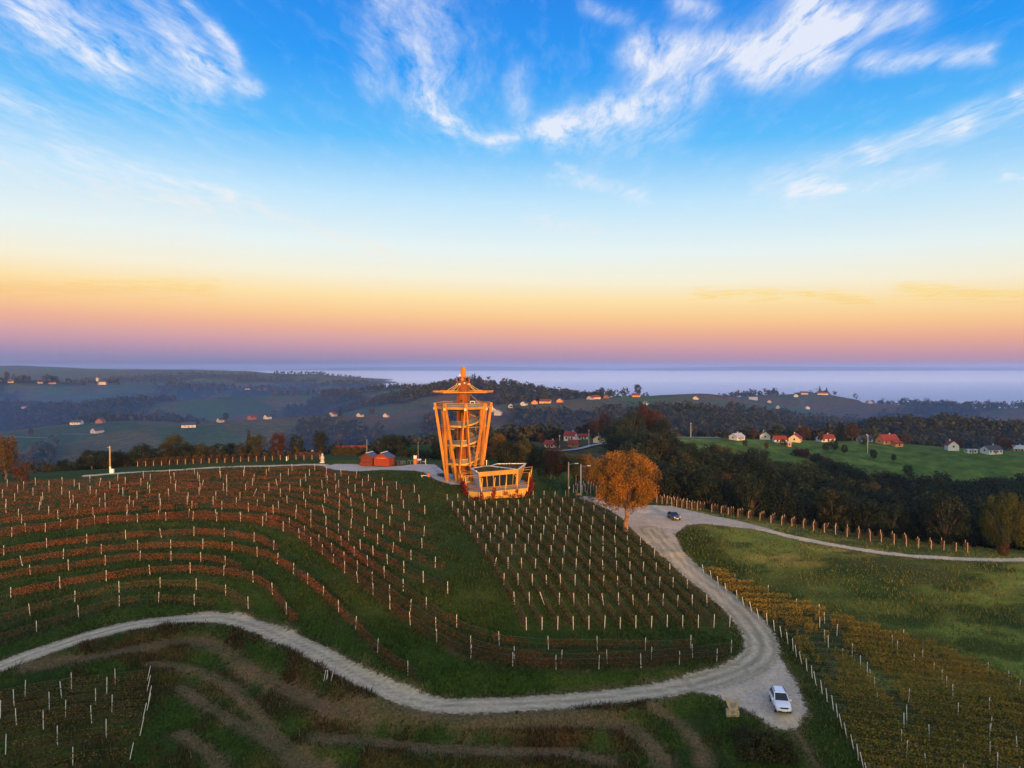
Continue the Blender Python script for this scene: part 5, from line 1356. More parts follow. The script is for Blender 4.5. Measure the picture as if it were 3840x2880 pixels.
# wood in the valley on the right
WG = 'trees of the valley wood'
cnt = 0
labs = {'d': 'dark green broadleaf tree in the valley wood below the farm track', 'o': 'olive tinged broadleaf tree in the valley wood below the farm track', 'b': 'rust brown broadleaf tree in the valley wood below the farm track', 'g': 'golden leaved tree in the valley wood below the farm track'}
mats = {'d': M_l_dark, 'o': M_l_olive, 'b': M_l_brown, 'g': M_l_gold}
def in_wood(x, y):
    e0 = np.interp(x, [24, 40, 60, 90, 120, 160, 200], [236, 212, 196, 178, 166, 160, 156])      # near edge: below the track
    e1 = np.interp(x, [24, 60, 90, 120, 150, 180, 215, 260], [330, 348, 358, 340, 348, 356, 366, 374])    # far edge: foot of the meadow
    return (y > e0) & (y < e1)
for yy in np.arange(158, 404, 9.0):
    for xx in np.arange(26, 290, 9.0):
        x = xx + random.uniform(-2.6, 2.6); y = yy + random.uniform(-2.6, 2.6)
        if not in_wood(x, y) or x > y * .76 + 8 or x < y * .165: continue
        if cnt >= 296: break
        k = random.choices('dobg', (.84, .11, .03, .02))[0]
        if k == 'g' and y < 300: k = 'o'
        h = random.uniform(14, 20.5) * (.8 if y < np.interp(x, [24, 40, 60, 90, 120, 160, 200], [236, 212, 196, 178, 166, 160, 156]) + 10 else 1)
        tree('broadleaf_tree', labs[k], x, y, h, random.choice(('A1', 'A2', 'B1', 'C1')), mats[k], WG, wide=1.08); cnt += 1
# trees and shrubs behind the pavilion
mid = [ # u of the foot, distance, height, prototype, leaves, label
 (1900, 196, 9, 'C1', M_l_dark, 'dark green tree directly behind the pavilion roof'), (1960, 200, 10, 'A2', M_l_olive, 'broad olive green tree right of the pavilion roof'),
 (1870, 214, 10.5, 'B1', M_l_gold, 'tall gold topped tree behind the pavilion roof'), (2010, 204, 9.5, 'A1', M_l_dark, 'dark rounded tree between the pavilion and the red-leaved tree'),
 (2065, 194, 8.8, 'B1', M_l_brown, 'thin red-leaved tree left of the wooden street lamp'), (2100, 200, 9, 'A2', M_l_brown, 'rust coloured tree behind the wooden street lamp'),
 (2160, 198, 8.6, 'A1', M_l_olive, 'olive tree between the two street lamps'), (2205, 200, 9.4, 'B1', M_l_gold, 'gold leaved tree behind the concrete street lamp'),
 (2245, 206, 9.0, 'C1', M_l_gold, 'low gold tree half hidden by the large orange tree'), (2185, 232, 12, 'A2', M_l_dark, 'dark tree standing on the slope above the street lamps'),
 (1830, 226, 11, 'A1', M_l_dark, 'dark tree in the thicket between the tower and the pavilion roof'), (1790, 232, 8.5, 'C1', M_l_dark, 'dark spreading tree close behind the tower leg'),
 (1690, 236, 8, 'C1', M_l_dark, 'low dark tree close behind the tower beyond the forecourt'), (1640, 232, 6.5, 'A1', M_l_dark, 'small dark tree between the totem and the tower'),
 (1930, 236, 11, 'C1', M_l_olive, 'gold-green tree behind the thicket right of the pavilion'), (2040, 238, 9, 'A2', M_l_olive, 'olive tree below the lane to the red-roofed houses'),
 (1985, 222, 10, 'C1', M_l_dark, 'dark tree in the middle of the thicket behind the pavilion'), (2080, 222, 8, 'A1', M_l_dark, 'dark tree behind the red-leaved tree')]
for u, d, h, key, lm, lab in mid:
    x = (u - 1920) / FOC * d; tree('thicket_tree', lab, x, d, h, key, lm, 'trees behind the pavilion')
# dark stand behind the orange tree
for k, (u, d, h, key, lm) in enumerate(((2330, 385, 21, 'A1', M_l_dark), (2370, 392, 23, 'A2', M_l_dark), (2410, 400, 24, 'B1', M_l_brown), (2450, 398, 22, 'C1', M_l_brown), (2300, 380, 18, 'C1', M_l_dark), (2480, 390, 18, 'A1', M_l_dark),
    (2350, 340, 20, 'A2', M_l_dark), (2400, 345, 21, 'A1', M_l_dark), (2450, 350, 19, 'C1', M_l_dark), (2500, 345, 17, 'A2', M_l_dark), (2310, 330, 15, 'A1', M_l_dark), (2550, 338, 16, 'B1', M_l_dark), (2430, 300, 19, 'A1', M_l_dark), (2500, 295, 18, 'C1', M_l_dark), (2370, 300, 17, 'A2', M_l_dark))):
    tree('stand_tree', 'tall dark tree in the close stand behind the large orange tree', (u - 1920) / FOC * d, d, h, key, lm, 'dark stand behind the orange tree')
# left side: shrubs behind the ridge lane
leftv = [(15, 178, 11, 'B1', M_l_gold, 'yellow autumn tree at the end of the ridge above the terraces'), (75, 172, 4.6, 'S2', M_l_brown, 'small dark upright bush beside the yellow tree'),
 (300, 216, 6, 'C1', M_l_dark, 'dark green shrub mass left of the power pole'), (375, 224, 9, 'A1', M_l_dark, 'big dark tree behind the power pole'), (440, 226, 8.4, 'C1', M_l_dark, 'dark rounded tree right of the power pole'), (500, 228, 7.2, 'A2', M_l_dark, 'dark tree between power pole and round olive tree'),
 (650, 226, 10.2, 'C1', M_l_olive, 'round olive green tree behind the bushy vine rows'), (720, 232, 6.8, 'A2', M_l_dark, 'dark tree right of the round olive tree'), (930, 232, 10, 'K1', M_l_con, 'pointed dark conifer behind the bushy vine rows'), (960, 226, 8, 'C1', M_l_olive, 'green shrub beside the pointed conifer'),
 (230, 214, 6, 'C1', M_l_dark, 'low dark bush on the slope behind the terraces'), (170, 212, 5.5, 'A2', M_l_olive, 'low olive bush on the slope behind the terraces'), (1040, 236, 9, 'A1', M_l_brown, 'rust tinged tree behind the white marker post'), (1110, 238, 8.5, 'A2', M_l_dark, 'dark tree left of the barn roof'), (1200, 238, 9.5, 'B1', M_l_dark, 'bare dark tree behind the stone figure'),
 (1460, 262, 11, 'C1', M_l_dark, 'domed dark tree behind the red huts'), (1500, 258, 11, 'A1', M_l_dark, 'dark tree right of the domed tree behind the huts'), (1420, 256, 9.5, 'A2', M_l_dark, 'dark tree left of the domed tree behind the huts'), (860, 236, 7, 'A1', M_l_dark, 'low dark tree between olive tree and conifer')]
for u, d, h, key, lm, lab in leftv:
    tree('ridge_tree', lab, (u - 1920) / FOC * d, d, h, key, lm, 'trees behind the ridge lane', cat='shrub' if h < 7 else 'tree')
for k in range(16):
    u = (270, 320, 340, 405, 420, 465, 485, 530, 555, 600, 620, 690, 745, 780, 820, 900)[k]; d = 214 + random.uniform(-3, 12)
    tree('ridge_shrub', 'dark shrub in the thicket on the back slope behind the ridge lane', (u - 1920) / FOC * d, d, random.uniform(4, 6.5), random.choice(('C1', 'A2', 'A1')), random.choice((M_l_dark, M_l_dark, M_l_olive)), 'thicket behind the ridge lane', cat='shrub', wide=1.5)
# hedge in front of the barn behind the huts
for k in range(9):
    u = 1255 + 14 * k; d = 222; tree('hedge_bush', 'clipped olive green bush in the hedge before the barn roof', (u - 1920) / FOC * d, d, 2.8, 'S1', M_l_olive, 'hedge before the barn', cat='bush')
for k in range(12):
    u = 1500 + 14 * k; d = 214; tree('hedge_bush', 'low dark bush along the back of the forecourt', (u - 1920) / FOC * d, d, 2.6, 'S1', M_l_dark, 'bushes behind the forecourt', cat='bush')
# scrub bushes on the bank below the pull-in
for k, (u, v, h) in enumerate(((2860, 2810, 2.2), (2900, 2840, 2.6), (2820, 2850, 2.4), (2940, 2860, 2.0), (2780, 2770, 1.5))):
    q = P([(u, v)])[0]; tree('scrub_bush', 'brownish scrub bush on the bank below the gravel pull-in', q[0], q[1], h, 'S1', M_l_olive, 'scrub bushes below the pull-in', cat='bush', wide=1.3)

# bare earth strip under each vine row, drawn into the ground's own colour
strip = np.zeros(GX.shape)
for ln in ALL_ROWS:
    s_ = np.concatenate([[0], np.cumsum(np.hypot(*np.diff(ln[:, :2], axis=0).T))]); d_ = np.arange(0, s_[-1], .25)
    i_ = np.clip(((np.interp(d_, s_, ln[:, 0]) - X0) / ST).round().astype(int), 1, NXg - 2); j_ = np.clip(((np.interp(d_, s_, ln[:, 1]) - Y0) / ST).round().astype(int), 1, NYg - 2)
    strip[j_, i_] = 1.0
gc = lerp(gc, np.array((.085, .058, .03)), strip * np.clip(1.6 * fbm(GX, GY, 2.0, 311) - .25, 0, .8))
_c = np.ones((GX.size, 4), np.float32); _c[:, :3] = gc.reshape(-1, 3)
ground.data.attributes['gcol'].data.foreach_set('color', _c.ravel())
# ------------------------------------------------------------------ grass and weeds over the near slopes
def tufts(n, region, hgt, mat, name, wid=.05, dens=None):
    x = region[0] + rng.random(n) * (region[1] - region[0]); y = region[2] + rng.random(n) * (region[3] - region[2])
    i = np.clip(((x - X0) / ST).round().astype(int), 0, NXg - 1); j = np.clip(((y - Y0) / ST).round().astype(int), 0, NYg - 1)
    ok = (sd_road[j, i] > -.1 + .5 * rng.random(n)) & ((sd_ben[j, i] > 0) | (rng.random(n) < .12)) & (np.abs(x) < y * .74 + 6) & (rng.random(n) < np.clip((95 / y) ** 2, 0, 1))
    if dens is not None: ok &= dens(x, y, j, i)
    x, y = x[ok], y[ok]; z = H(x, y); m = len(x)
    a = rng.random(m) * 6.283; h = hgt * (.5 + rng.random(m)) * (.45 + 1.3 * sstep(.3, .75, fbm(x, y, 3.2, 401, 3))); w = wid * (.6 + rng.random(m)) * np.clip(y / 80, 1, 2.2)
    lx, ly = rng.normal(size=m) * .4 * h, rng.normal(size=m) * .4 * h
    v = np.stack([np.column_stack([x - w * np.cos(a), y - w * np.sin(a), z - .03]), np.column_stack([x + w * np.cos(a), y + w * np.sin(a), z - .03]), np.column_stack([x + lx, y + ly, z + h])], 1)
    me = np_mesh(name, v.reshape(-1, 3), np.arange(m * 3).reshape(-1, 3)); face_attr(me, 'rnd', rng.random(m))
    o = link_mesh(name, me, mat); return tag(o, kind='stuff')
M_gr = leaf_mat('grass_blades', [(0, (.010, .032, .004)), (.5, (.021, .050, .006)), (.88, (.048, .058, .011)), (1, (.11, .085, .025))], .3)
M_gm = leaf_mat('meadow_blades', [(0, (.05, .09, .016)), (.5, (.10, .125, .024)), (.85, (.18, .15, .035)), (1, (.22, .16, .05))], .3)
M_sc = leaf_mat('scrub_stalks', [(0, (.10, .032, .015)), (.35, (.06, .03, .014)), (.7, (.03, .035, .010)), (1, (.16, .11, .06))], .3)
o = tufts(420000, (-95, 40, 66, 190), .22, M_gr, 'grass', .05); o['label'] = 'short dark green grass between the vine rows'; o['category'] = 'grass'
o = tufts(150000, (30, 130, 66, 190), .26, M_gm, 'meadow_grass', .05); o['label'] = 'dry yellow-green meadow grass beside the farm track'; o['category'] = 'grass'
o = tufts(230000, (-80, 26, 62, 106), .45, M_sc, 'scrub', .05, lambda x, y, j, i: lower[j, i] & (sd_ben[j, i] > .2) & (fbm(x, y, 4.5, 61) > .44) & (rng.random(len(x)) < .15 + 1.2 * near_road[j, i])); o['label'] = 'rusty brown weeds on the banks below the gravel road'; o['category'] = 'scrub'
# ------------------------------------------------------------------ houses
WALLS = {'white': plain('white_render', (.55, .545, .53), .8, .08, 1), 'cream': plain('cream_render', (.62, .50, .33), .8, .08, 1), 'orange': plain('sunlit_orange_render', (.62, .26, .08), .8, .1, 1), 'wood': plain('brown_boards', (.26, .11, .05), .8, .15, 2), 'dull': plain('unlit_white_render', (.40, .395, .39), .8, .1, 1), 'grey': plain('grey_wall', (.4, .4, .4), .8, .1, 1), 'yellow': plain('sunlit_yellow_render', (.66, .42, .14), .8, .08, 1)}  # orange and yellow carry warm sunlight; dull is white darkened to look unlit
ROOFS = {'red': plain('red_tiles', (.19, .03, .02), .75, .22, 4, bump=.3), 'dark': plain('dark_tiles', (.05, .05, .06), .7, .2, 4), 'grey': plain('grey_sheet_roof', (.35, .37, .40), .5, .12, 2), 'brown': plain('brown_tiles', (.16, .06, .04), .8, .2, 4)}
def house(name, label, x, y, w, d, hw, hr, rz, wall, roof, nwin=2, cat='house', group=None, chimney=True, z=None, over=.4):
    zg = float(HF(x, y)[0]) if z is None else z
    Hh = empty(name, (x, y, zg - .3), rz); tag(Hh, label, cat, group)
    hb = hw + .3
    wl_ = MB().box((0, 0, hb / 2), (w, d, hb))
    for s in (-1, 1): wl_.add([(s * w / 2, -d / 2, hb), (s * w / 2, d / 2, hb), (s * w / 2, 0, hb + hr)], [(0, 1, 2)])
    wl_.build('wall', WALLS[wall], Hh)
    rf_ = MB()
    for s in (-1, 1):
        a = (-w / 2 - over, s * (d / 2 + over), hb - over * hr / (d / 2)); b = (w / 2 + over, s * (d / 2 + over), hb - over * hr / (d / 2)); c = (w / 2 + over, 0, hb + hr + .05); e = (-w / 2 - over, 0, hb + hr + .05)
        rf_.quad(a, b, c, e, .18)
    ro = rf_.build('roof', ROOFS[roof], Hh)
    if chimney: MB().box((w * .2, d * .12, hb + hr + .2), (.6, .6, 1.3)).build('chimney', WALLS['grey'], ro)
    for s, fy in ((1, -d / 2 - .03),):
        for k in range(nwin):
            xx = -w / 2 + w * (k + .5) / nwin
            wi = MB().box((xx, fy, hb * .58), (min(1.3, w / nwin * .5), .06, 1.3)).build('window', WALLS['white'], Hh)
            MB().box((xx, fy - .025, hb * .58), (min(1.1, w / nwin * .42), .05, 1.1)).build('pane', M_glass, wi)
    for s in (-1, 1):
        wi = MB().box((s * (w / 2 + .03), 0, hb * .75), (.06, 1.2, 1.3)).build('window', WALLS['white'], Hh)
        MB().box((s * (w / 2 + .055), 0, hb * .75), (.05, 1.0, 1.1)).build('pane', M_glass, wi)
    if nwin > 1: MB().box((0, -d / 2 - .04, 1.35), (1.0, .07, 2.1)).build('door', ROOFS['brown'], Hh)
    return Hh
def hp(u, dist): return (u - 1920) / FOC * dist, dist
def hs(name, label, u, dist, w, d, hw, hr, *a, **k):
    x, y = hp(u, dist); s = .74 if 300 < dist < 600 else 1.0
    return house(name, label, x, y, w * s, d * s, hw * s, hr * s, *a, **k)
# meadow hill on the right
hs('house', 'white house with grey roof at the near end of the meadow ridge', 2765, 438, 10, 8, 3.0, 2.4, R(35), 'white', 'grey', 2)
hs('house', 'white gabled house half behind the dark round tree', 2870, 452, 9, 8, 4.0, 3.0, R(75), 'white', 'brown', 2)
hs('house', 'large cream house with red roof beside the dark round tree', 2985, 446, 12, 9, 3.4, 3.2, R(60), 'cream', 'red', 3)
hs('house', 'low red-roofed wing joined below the large cream house', 2925, 438, 10, 7, 2.6, 2.6, R(-4), 'white', 'red', 2, chimney=False)
hs('shed', 'small orange brick shed in front of the cream house', 2961, 424, 2.8, 2.6, 3.0, .6, R(0), 'orange', 'grey', 1, cat='shed', chimney=False)
hs('house', 'red-roofed house between the conifers and the cream house', 3098, 452, 13, 8, 3.0, 3.0, R(12), 'white', 'red', 3)
hs('house', 'broad house with big dark red roof and sunlit orange wall', 3330, 446, 15, 10, 3.2, 4.4, R(12), 'orange', 'red', 3)
hs('garage', 'low sunlit orange annex below the big dark red roof', 3368, 436, 7, 5, 2.6, 1.4, R(10), 'orange', 'red', 1, cat='garage', chimney=False)
hs('house', 'low dark-roofed house left of the big dark red roof', 3245, 462, 11, 8, 2.6, 2.4, R(0), 'grey', 'dark', 2)
hs('house', 'narrow white house with red gabled roof on the meadow edge', 3573, 424, 7, 8, 4.2, 3.2, R(80), 'white', 'red', 2)
hs('house', 'white terraced house with orange side wall and dark roof', 3722, 414, 13, 8, 3.6, 2.6, R(14), 'white', 'dark', 4)
hs('garage', 'low white flat garage between two white houses', 3645, 416, 8, 4, 2.2, .5, R(6), 'white', 'grey', 2, cat='garage', chimney=False)
hs('house', 'sunlit orange-walled house with pale roof at the end of the ridge', 3822, 440, 8, 7, 2.8, 2.4, R(-20), 'orange', 'grey', 2)
# knoll behind the lamps
hs('house', 'white house with red roof among trees on the knoll', 2140, 432, 9, 7, 4.2, 3.0, R(-25), 'white', 'red', 2)
hs('house', 'long red-roofed outbuilding right of the white knoll house', 2185, 440, 9, 6, 2.6, 1.8, R(-8), 'white', 'red', 2, chimney=False)
hs('barn', 'wooden barn with dark red roof beside the lane', 2152, 402, 7.5, 6, 3.0, 2.4, R(-18), 'wood', 'red', 1, cat='barn', chimney=False)
hs('house', 'small stone house with bright red roof below the knoll', 2065, 398, 7.5, 6, 2.6, 2.6, R(-20), 'cream', 'red', 2)
hs('house', 'cream house with dark roof and roof windows by the lane', 2250, 418, 8, 9, 3.4, 2.6, R(72), 'cream', 'dark', 2)
hs('barn', 'long red tiled barn roof behind the market huts', 1315, 232, 9, 7, 1.2, 2.4, R(12), 'cream', 'red', 2, cat='barn', chimney=False)
hs('house', 'small red-roofed house behind the bushy vine rows', 1150, 250, 8, 6, 1.0, 2.2, R(-10), 'cream', 'red', 2)
# far villages: (u, distance, width, wall, roof, label)
far = [(1855, 1075, 13, 'white', 'brown', 'white farmhouse just beside the right tower leg on the far ridge'), (1868, 1040, 18, 'white', 'grey', 'long white shed roof below the farmhouse beside the tower'), (1915, 1120, 10, 'white', 'red', 'small white house alone on the village ridge near the tower'),
 (1965, 1140, 13, 'white', 'dark', 'white house at the start of the lit village row'), (2005, 1160, 14, 'orange', 'red', 'sunlit orange house before the long yellow building'), (2045, 1190, 26, 'yellow', 'red', 'long sunlit yellow building with red roof on the village ridge'), (2100, 1220, 16, 'orange', 'red', 'glowing orange house right of the long yellow building'),
 (2215, 1310, 15, 'white', 'red', 'white gabled house below the trees on the village ridge'), (2235, 1325, 20, 'cream', 'red', 'red-roofed house behind the white gabled house'), (2275, 1345, 14, 'wood', 'dark', 'dark house beside the tall trees on the ridge'), (2385, 1385, 22, 'orange', 'red', 'red-roofed farm under the round tree on the ridge'), (2420, 1180, 14, 'white', 'grey', 'lone white house on the slope below the ridge'), (2610, 1420, 14, 'cream', 'red', 'faint red house on the wooded slope'),
 (2825, 1600, 26, 'white', 'grey', 'long white building in the misty slope'), (2885, 1600, 12, 'white', 'red', 'small white house right of the long white building'), (2985, 1700, 14, 'white', 'red', 'white house below the misty hilltop farm'), (3018, 1735, 22, 'cream', 'red', 'hilltop farm building in mist'), (3085, 1740, 34, 'cream', 'red', 'broad red-roofed hilltop farmhouse between conifers'), (3028, 1600, 13, 'white', 'grey', 'white house under the mist patch'), (3265, 1640, 14, 'white', 'red', 'small red-roofed house at the end of the misty ridge'), (2918, 1480, 9, 'white', 'grey', 'tiny white hut deep in the misty wood'),
 (285, 1035, 20, 'white', 'dark', 'long white farmhouse on the left meadow ridge'), (362, 950, 18, 'grey', 'dark', 'dark-roofed house below the white farmhouse'), (375, 1040, 14, 'wood', 'brown', 'brown barn right of the white farmhouse'), (705, 990, 26, 'white', 'dark', 'long white house on the crest of the left ridge'), (825, 1045, 11, 'white', 'dark', 'white gabled house beside a dark tree on the left ridge'),
 (943, 1085, 13, 'wood', 'red', 'low red-roofed house on the left ridge'), (1002, 1095, 12, 'white', 'dark', 'bright white gabled house right of the low red roof'), (1247, 1145, 14, 'white', 'red', 'small white house left of the tall dark conifer'), (1350, 1165, 12, 'cream', 'dark', 'dim cream house right of the conifer'), (1447, 1185, 11, 'white', 'red', 'white gabled house with red roof behind the tower'), (1612, 1195, 12, 'white', 'brown', 'dim house in the trees directly left of the tower'),
 (40, 2380, 22, 'yellow', 'red', 'tiny glowing house on the far left hillside'), (150, 2420, 18, 'yellow', 'red', 'tiny pale house on the red far left hillside'), (195, 2440, 34, 'orange', 'red', 'tiny long red house on the far left hillside'), (95, 1650, 20, 'white', 'red', 'small white house with trees in the left haze'), (930, 2480, 28, 'white', 'red', 'pinkish house on the hazy ridge line'), (985, 2470, 34, 'orange', 'red', 'reddish farm on the hazy ridge line'), (1815, 1690, 18, 'orange', 'red', 'tiny red roof on the wooded hilltop right of the tower')]
for k, (u, dist, w, wa, ro, lab) in enumerate(far):
    w *= .7
    if wa == 'white' and k % 3: wa = 'dull'  # most far white walls darkened, standing in for houses the sun misses
    hs('house', lab, u, dist, w, min(w, 10), 3.4, 3.4, R(random.uniform(-25, 25)) if w > 13 else R(random.uniform(50, 90)), wa, ro, 2, chimney=False, group='far houses')
# slender church tower far left
x, y = hp(366, 2560); z = float(HF(x, y)[0]); e = tag(empty('church', (x, y, z)), 'slender dark church tower on the hazy left ridge', 'church')
MB().box((0, 0, 12), (8, 8, 26)).build('tower', WALLS['grey'], e); MB().box((0, 0, 33), (8, 8, 16), taper=.05).build('spire', ROOFS['dark'], e); MB().box((18, 0, 5), (28, 12, 11)).build('nave', WALLS['cream'], e); MB().add([(3, -7, 10), (33, -7, 10), (33, 7, 10), (3, 7, 10), (3, 0, 17), (33, 0, 17)], [(0, 1, 5, 4), (2, 3, 4, 5), (0, 4, 3), (1, 2, 5)]).build('nave_roof', ROOFS['dark'], e)
# lanes on the far slopes
def ribbon(name, pts, w, mat, lift=.35):
    ln = smooth_line(np.array(pts), 6.0); z = HF(ln[:, 0], ln[:, 1]) + lift
    tg = np.gradient(ln, axis=0); tg /= np.linalg.norm(tg, axis=1, keepdims=True); nn = np.column_stack([-tg[:, 1], tg[:, 0]]) * w / 2
    zl = HF(*(ln + nn).T) + lift; zr_ = HF(*(ln - nn).T) + lift; zz_ = np.maximum(z, np.maximum(zl, zr_))
    v = np.concatenate([np.column_stack([ln + nn, zz_]), np.column_stack([ln - nn, zz_])]); n = len(ln)
    f = [(i, i + 1, n + i + 1, n + i) for i in range(n - 1)]
    return tag(link_mesh(name, np_mesh(name, v, f), mat), kind='structure')
M_asph = plain('pale_asphalt', (.30, .31, .33), .8, .15, .5)
ribbon('village_lane', [hp(2035, 360), hp(2090, 372), hp(2150, 388), hp(2210, 404), hp(2275, 412)], 3.6, M_asph)
ribbon('meadow_lane', [hp(2470, 428), hp(2540, 434), hp(2620, 440), hp(2700, 446)], 3.4, M_asph)
ribbon('farm_lane', [hp(0, 960), hp(120, 955), hp(250, 950), hp(350, 940)], 4, M_asph)

# trees standing by the houses
hv = [(2915, 440, 13, 'A1', M_l_dark, 'dark round tree between the white house and the cream house'), (3020, 458, 12, 'C1', M_l_brown, 'rust tree behind the cream house'), (3107, 462, 16, 'K1', M_l_con, 'pointed conifer behind the red-roofed house'), (3150, 460, 16, 'K1', M_l_con, 'tall dark conifer pair left tree on the ridge'), (3163, 458, 15, 'K1', M_l_con, 'tall dark conifer pair right tree on the ridge'),
 (3200, 452, 14.5, 'A2', M_l_brown, 'rounded rust-red tree right of the conifers'), (3128, 455, 9, 'K1', M_l_con, 'small conifer between the taller ones'), (3080, 444, 7, 'A1', M_l_dark, 'dark tree below the red-roofed house'), (2830, 446, 8, 'A1', M_l_brown, 'brownish tree right of the grey-roofed house'), (2720, 440, 7, 'C1', M_l_dark, 'dark bush left of the grey-roofed house'),
 (3400, 446, 8, 'C1', M_l_brown, 'brown tree right of the big dark red roof'), (3600, 432, 7, 'A1', M_l_brown, 'red-brown tree beside the narrow white house'), (3755, 446, 12, 'A2', M_l_brown, 'big rust tree behind the white terraced house'), (3790, 436, 9, 'C1', M_l_brown, 'rust tree at the end of the ridge'), (3240, 432, 7, 'C1', M_l_dark, 'dark shrub below the low dark-roofed house'), (3280, 400, 8, 'A1', M_l_dark, 'dark tree on the meadow slope'), (3355, 398, 6, 'A2', M_l_dark, 'lone dark tree on the meadow slope below the annex'), (3410, 372, 9, 'C1', M_l_dark, 'dark tree low on the meadow slope'),
 (2796, 410, 6, 'A1', M_l_dark, 'small dark tree on the terraced meadow'), (2877, 408, 6, 'B1', M_l_brown, 'small rust tree on the terraced meadow'), (2940, 420, 6, 'C1', M_l_dark, 'dark shrub beside the brick shed'), (3130, 418, 9, 'C1', M_l_dark, 'dark thicket tree under the conifers'), (3100, 412, 8, 'A1', M_l_dark, 'dark thicket tree below the rust tree'), (3170, 410, 8, 'A2', M_l_dark, 'dark thicket tree right below the conifers'),
 (2105, 440, 9, 'A1', M_l_dark, 'dark tree left of the white knoll house'), (2215, 448, 14, 'A2', M_l_brown, 'rust tree above the cream house'), (2238, 452, 15, 'B1', M_l_gold, 'yellow-green tree above the cream house'), (2268, 450, 19, 'B1', M_l_brown, 'tall narrow rust tree above the cream house'), (2200, 452, 12, 'C1', M_l_olive, 'olive tree behind the knoll houses'), (2290, 440, 12, 'C1', M_l_dark, 'dark tree right of the cream house'), (2030, 404, 9, 'A2', M_l_brown, 'feathery reddish tree left of the stone house'), (2090, 392, 6, 'C1', M_l_brown, 'red-brown bush right of the stone house'), (1975, 396, 6, 'C1', M_l_dark, 'dark hedge tree left of the knoll'), (2170, 445, 10, 'A1', M_l_dark, 'dark tree behind the long outbuilding'),
 (1275, 1150, 22, 'K1', M_l_con, 'tall dark conifer on the left ridge'), (1395, 1170, 19, 'A1', M_l_brown, 'brown tree between dim houses on the left ridge'), (845, 1050, 17, 'A1', M_l_dark, 'dark tree right of the gabled house on the left ridge'), (680, 1005, 14, 'A2', M_l_dark, 'dark tree left of the long white house'), (740, 1000, 11, 'A1', M_l_dark, 'dark tree right of the long white house'), (300, 1060, 13, 'C1', M_l_dark, 'dark trees above the white farmhouse'), (112, 960, 15, 'B1', M_l_brown, 'brown tree beside the farm lane'), (25, 2510, 42, 'B1', M_l_brown, 'lone tall tree on the far left hilltop'), (2258, 1350, 26, 'B1', M_l_dark, 'dark tree at the end of the far village ridge'), (2392, 1410, 30, 'A1', M_l_dark, 'round tree above the red-roofed ridge farm'), (1780, 1710, 30, 'K1', M_l_con, 'pointed tree on the wooded hilltop right of the tower'), (3075, 1760, 26, 'K1', M_l_con, 'conifer at the misty hilltop farm'), (3100, 1765, 24, 'K1', M_l_con, 'second conifer at the misty hilltop farm')]
for u, d, h, key, lm, lab in hv:
    x, y = hp(u, d); tree('village_tree', lab, x, y, h * (.82 if d < 600 else .8), key, lm, 'trees among the houses')
# scrub line running down the meadow hill
for k in range(34):
    t = k / 33; u = 2990 + 270 * t + random.uniform(-22, 22); d = 408 - 62 * t + random.uniform(-6, 6)
    x, y = hp(u, d); tree('slope_bush', 'dark scrubby bush in the line running down the meadow hill', x, y, random.uniform(2.5, 5), random.choice(('S1', 'S2')), random.choice((M_l_dark, M_l_brown, M_l_dark)), 'scrub line on the meadow hill', cat='bush', wide=1.3)
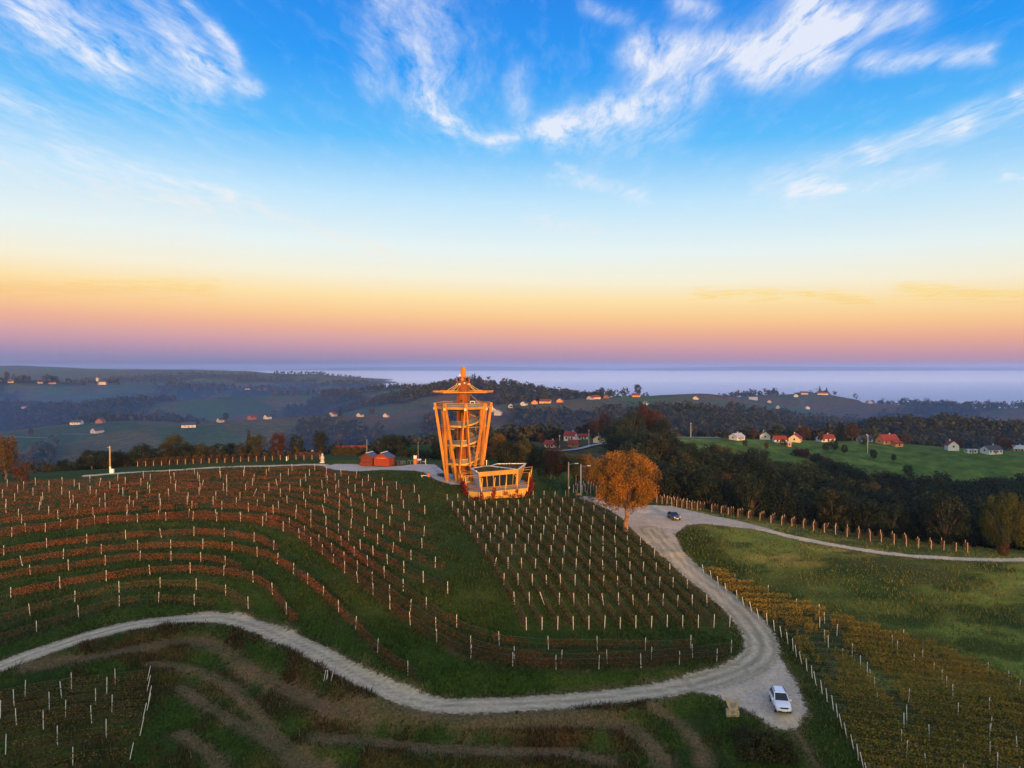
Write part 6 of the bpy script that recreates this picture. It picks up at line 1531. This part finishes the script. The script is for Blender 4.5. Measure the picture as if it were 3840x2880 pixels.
# utility poles on the slopes
for (u, d, h, lab) in ((2209, 402, 10, 'pale concrete pole beside the village lane'), (2099, 396, 7, 'wooden pole beside the stone house'), (3257, 415, 11, 'pale pole on the meadow slope'), (2490, 432, 9, 'thin pole beside the meadow lane'), (2592, 440, 9, 'thin pole behind the meadow lane')):
    x, y = hp(u, d); z = float(HF(x, y)[0]); e = tag(empty('utility_pole', (x, y, z)), lab, 'pole', 'utility poles')
    MB().tube((0, 0, -.2), (0, 0, h), .16, .11, 8).build('shaft', M_conc, e); MB().box((0, 0, h - .5), (1.2, .1, .1)).build('crossarm', M_conc, e)

# ------------------------------------------------------------------ far woods: joined crowns, uncountable at this distance
def far_wood(name, n, rmin, rmax, hgt, leaf, per, mat, label, crest=0.0):
    r = rmin * (rmax / rmin) ** rng.random(n); a = (rng.random(n) - .5) * 1.75
    x, y = r * np.sin(a), r * np.cos(a)
    k = wood_mask(x, y); hh = h_far(x, y)
    ok = (k > .5) & ((hh > FOGZ - 8) | (r < 1650)) & ~((np.abs(x) < 170) & (y < 270))
    for (u, dist, w, *_r) in far:                               # keep clearings round the houses
        hx, hy = hp(u, dist); ok &= ~((np.abs(x - hx) < w + 10) & (y > hy - 38) & (y < hy + 12))
    x, y, hh = x[ok], y[ok], hh[ok]; m = len(x)
    hs_ = hgt * (.7 + .6 * rng.random(m))
    d = rng.normal(size=(m, per, 3)); d /= np.linalg.norm(d, axis=2, keepdims=True); d[..., 2] = d[..., 2] * .85 + .15
    rad = (.55 + .5 * rng.random((m, per, 1)))
    c = np.stack([x, y, hh + hs_ * .46], 1)[:, None] + d * rad * (hs_ * np.array([[.36], [.36], [.5]])).T[:, None]
    me = leaf_mesh(name, c.reshape(-1, 3), leaf, d.reshape(-1, 3), .5)
    tone = np.repeat(rng.random(m), per); face_attr(me, 'tone', tone)
    vals = np.clip(.75 * tone + .25 * rng.random(m * per), 0, 1); me.attributes['rnd'].data.foreach_set('value', vals.astype(np.float32))
    return tag(link_mesh(name, me, mat), label, 'woodland', kind='stuff')
M_fw = leaf_mat('far_leaves', [(0, (.012, .020, .008)), (.45, (.026, .034, .012)), (.75, (.042, .04, .013)), (.92, (.06, .038, .015)), (1, (.08, .06, .018))], .15, objvar=0)
far_wood('wood', 13000, 470, 1000, 13, 2.6, 44, M_fw, 'mixed dark woods on the valley sides beyond the ridge')
far_wood('wood', 15000, 1000, 2100, 15, 4.2, 26, M_fw, 'hazy dark woods on the middle distance hills')
far_wood('wood', 12000, 2100, 5000, 18, 8.0, 14, M_fw, 'blue hazy woods on the farthest hills')
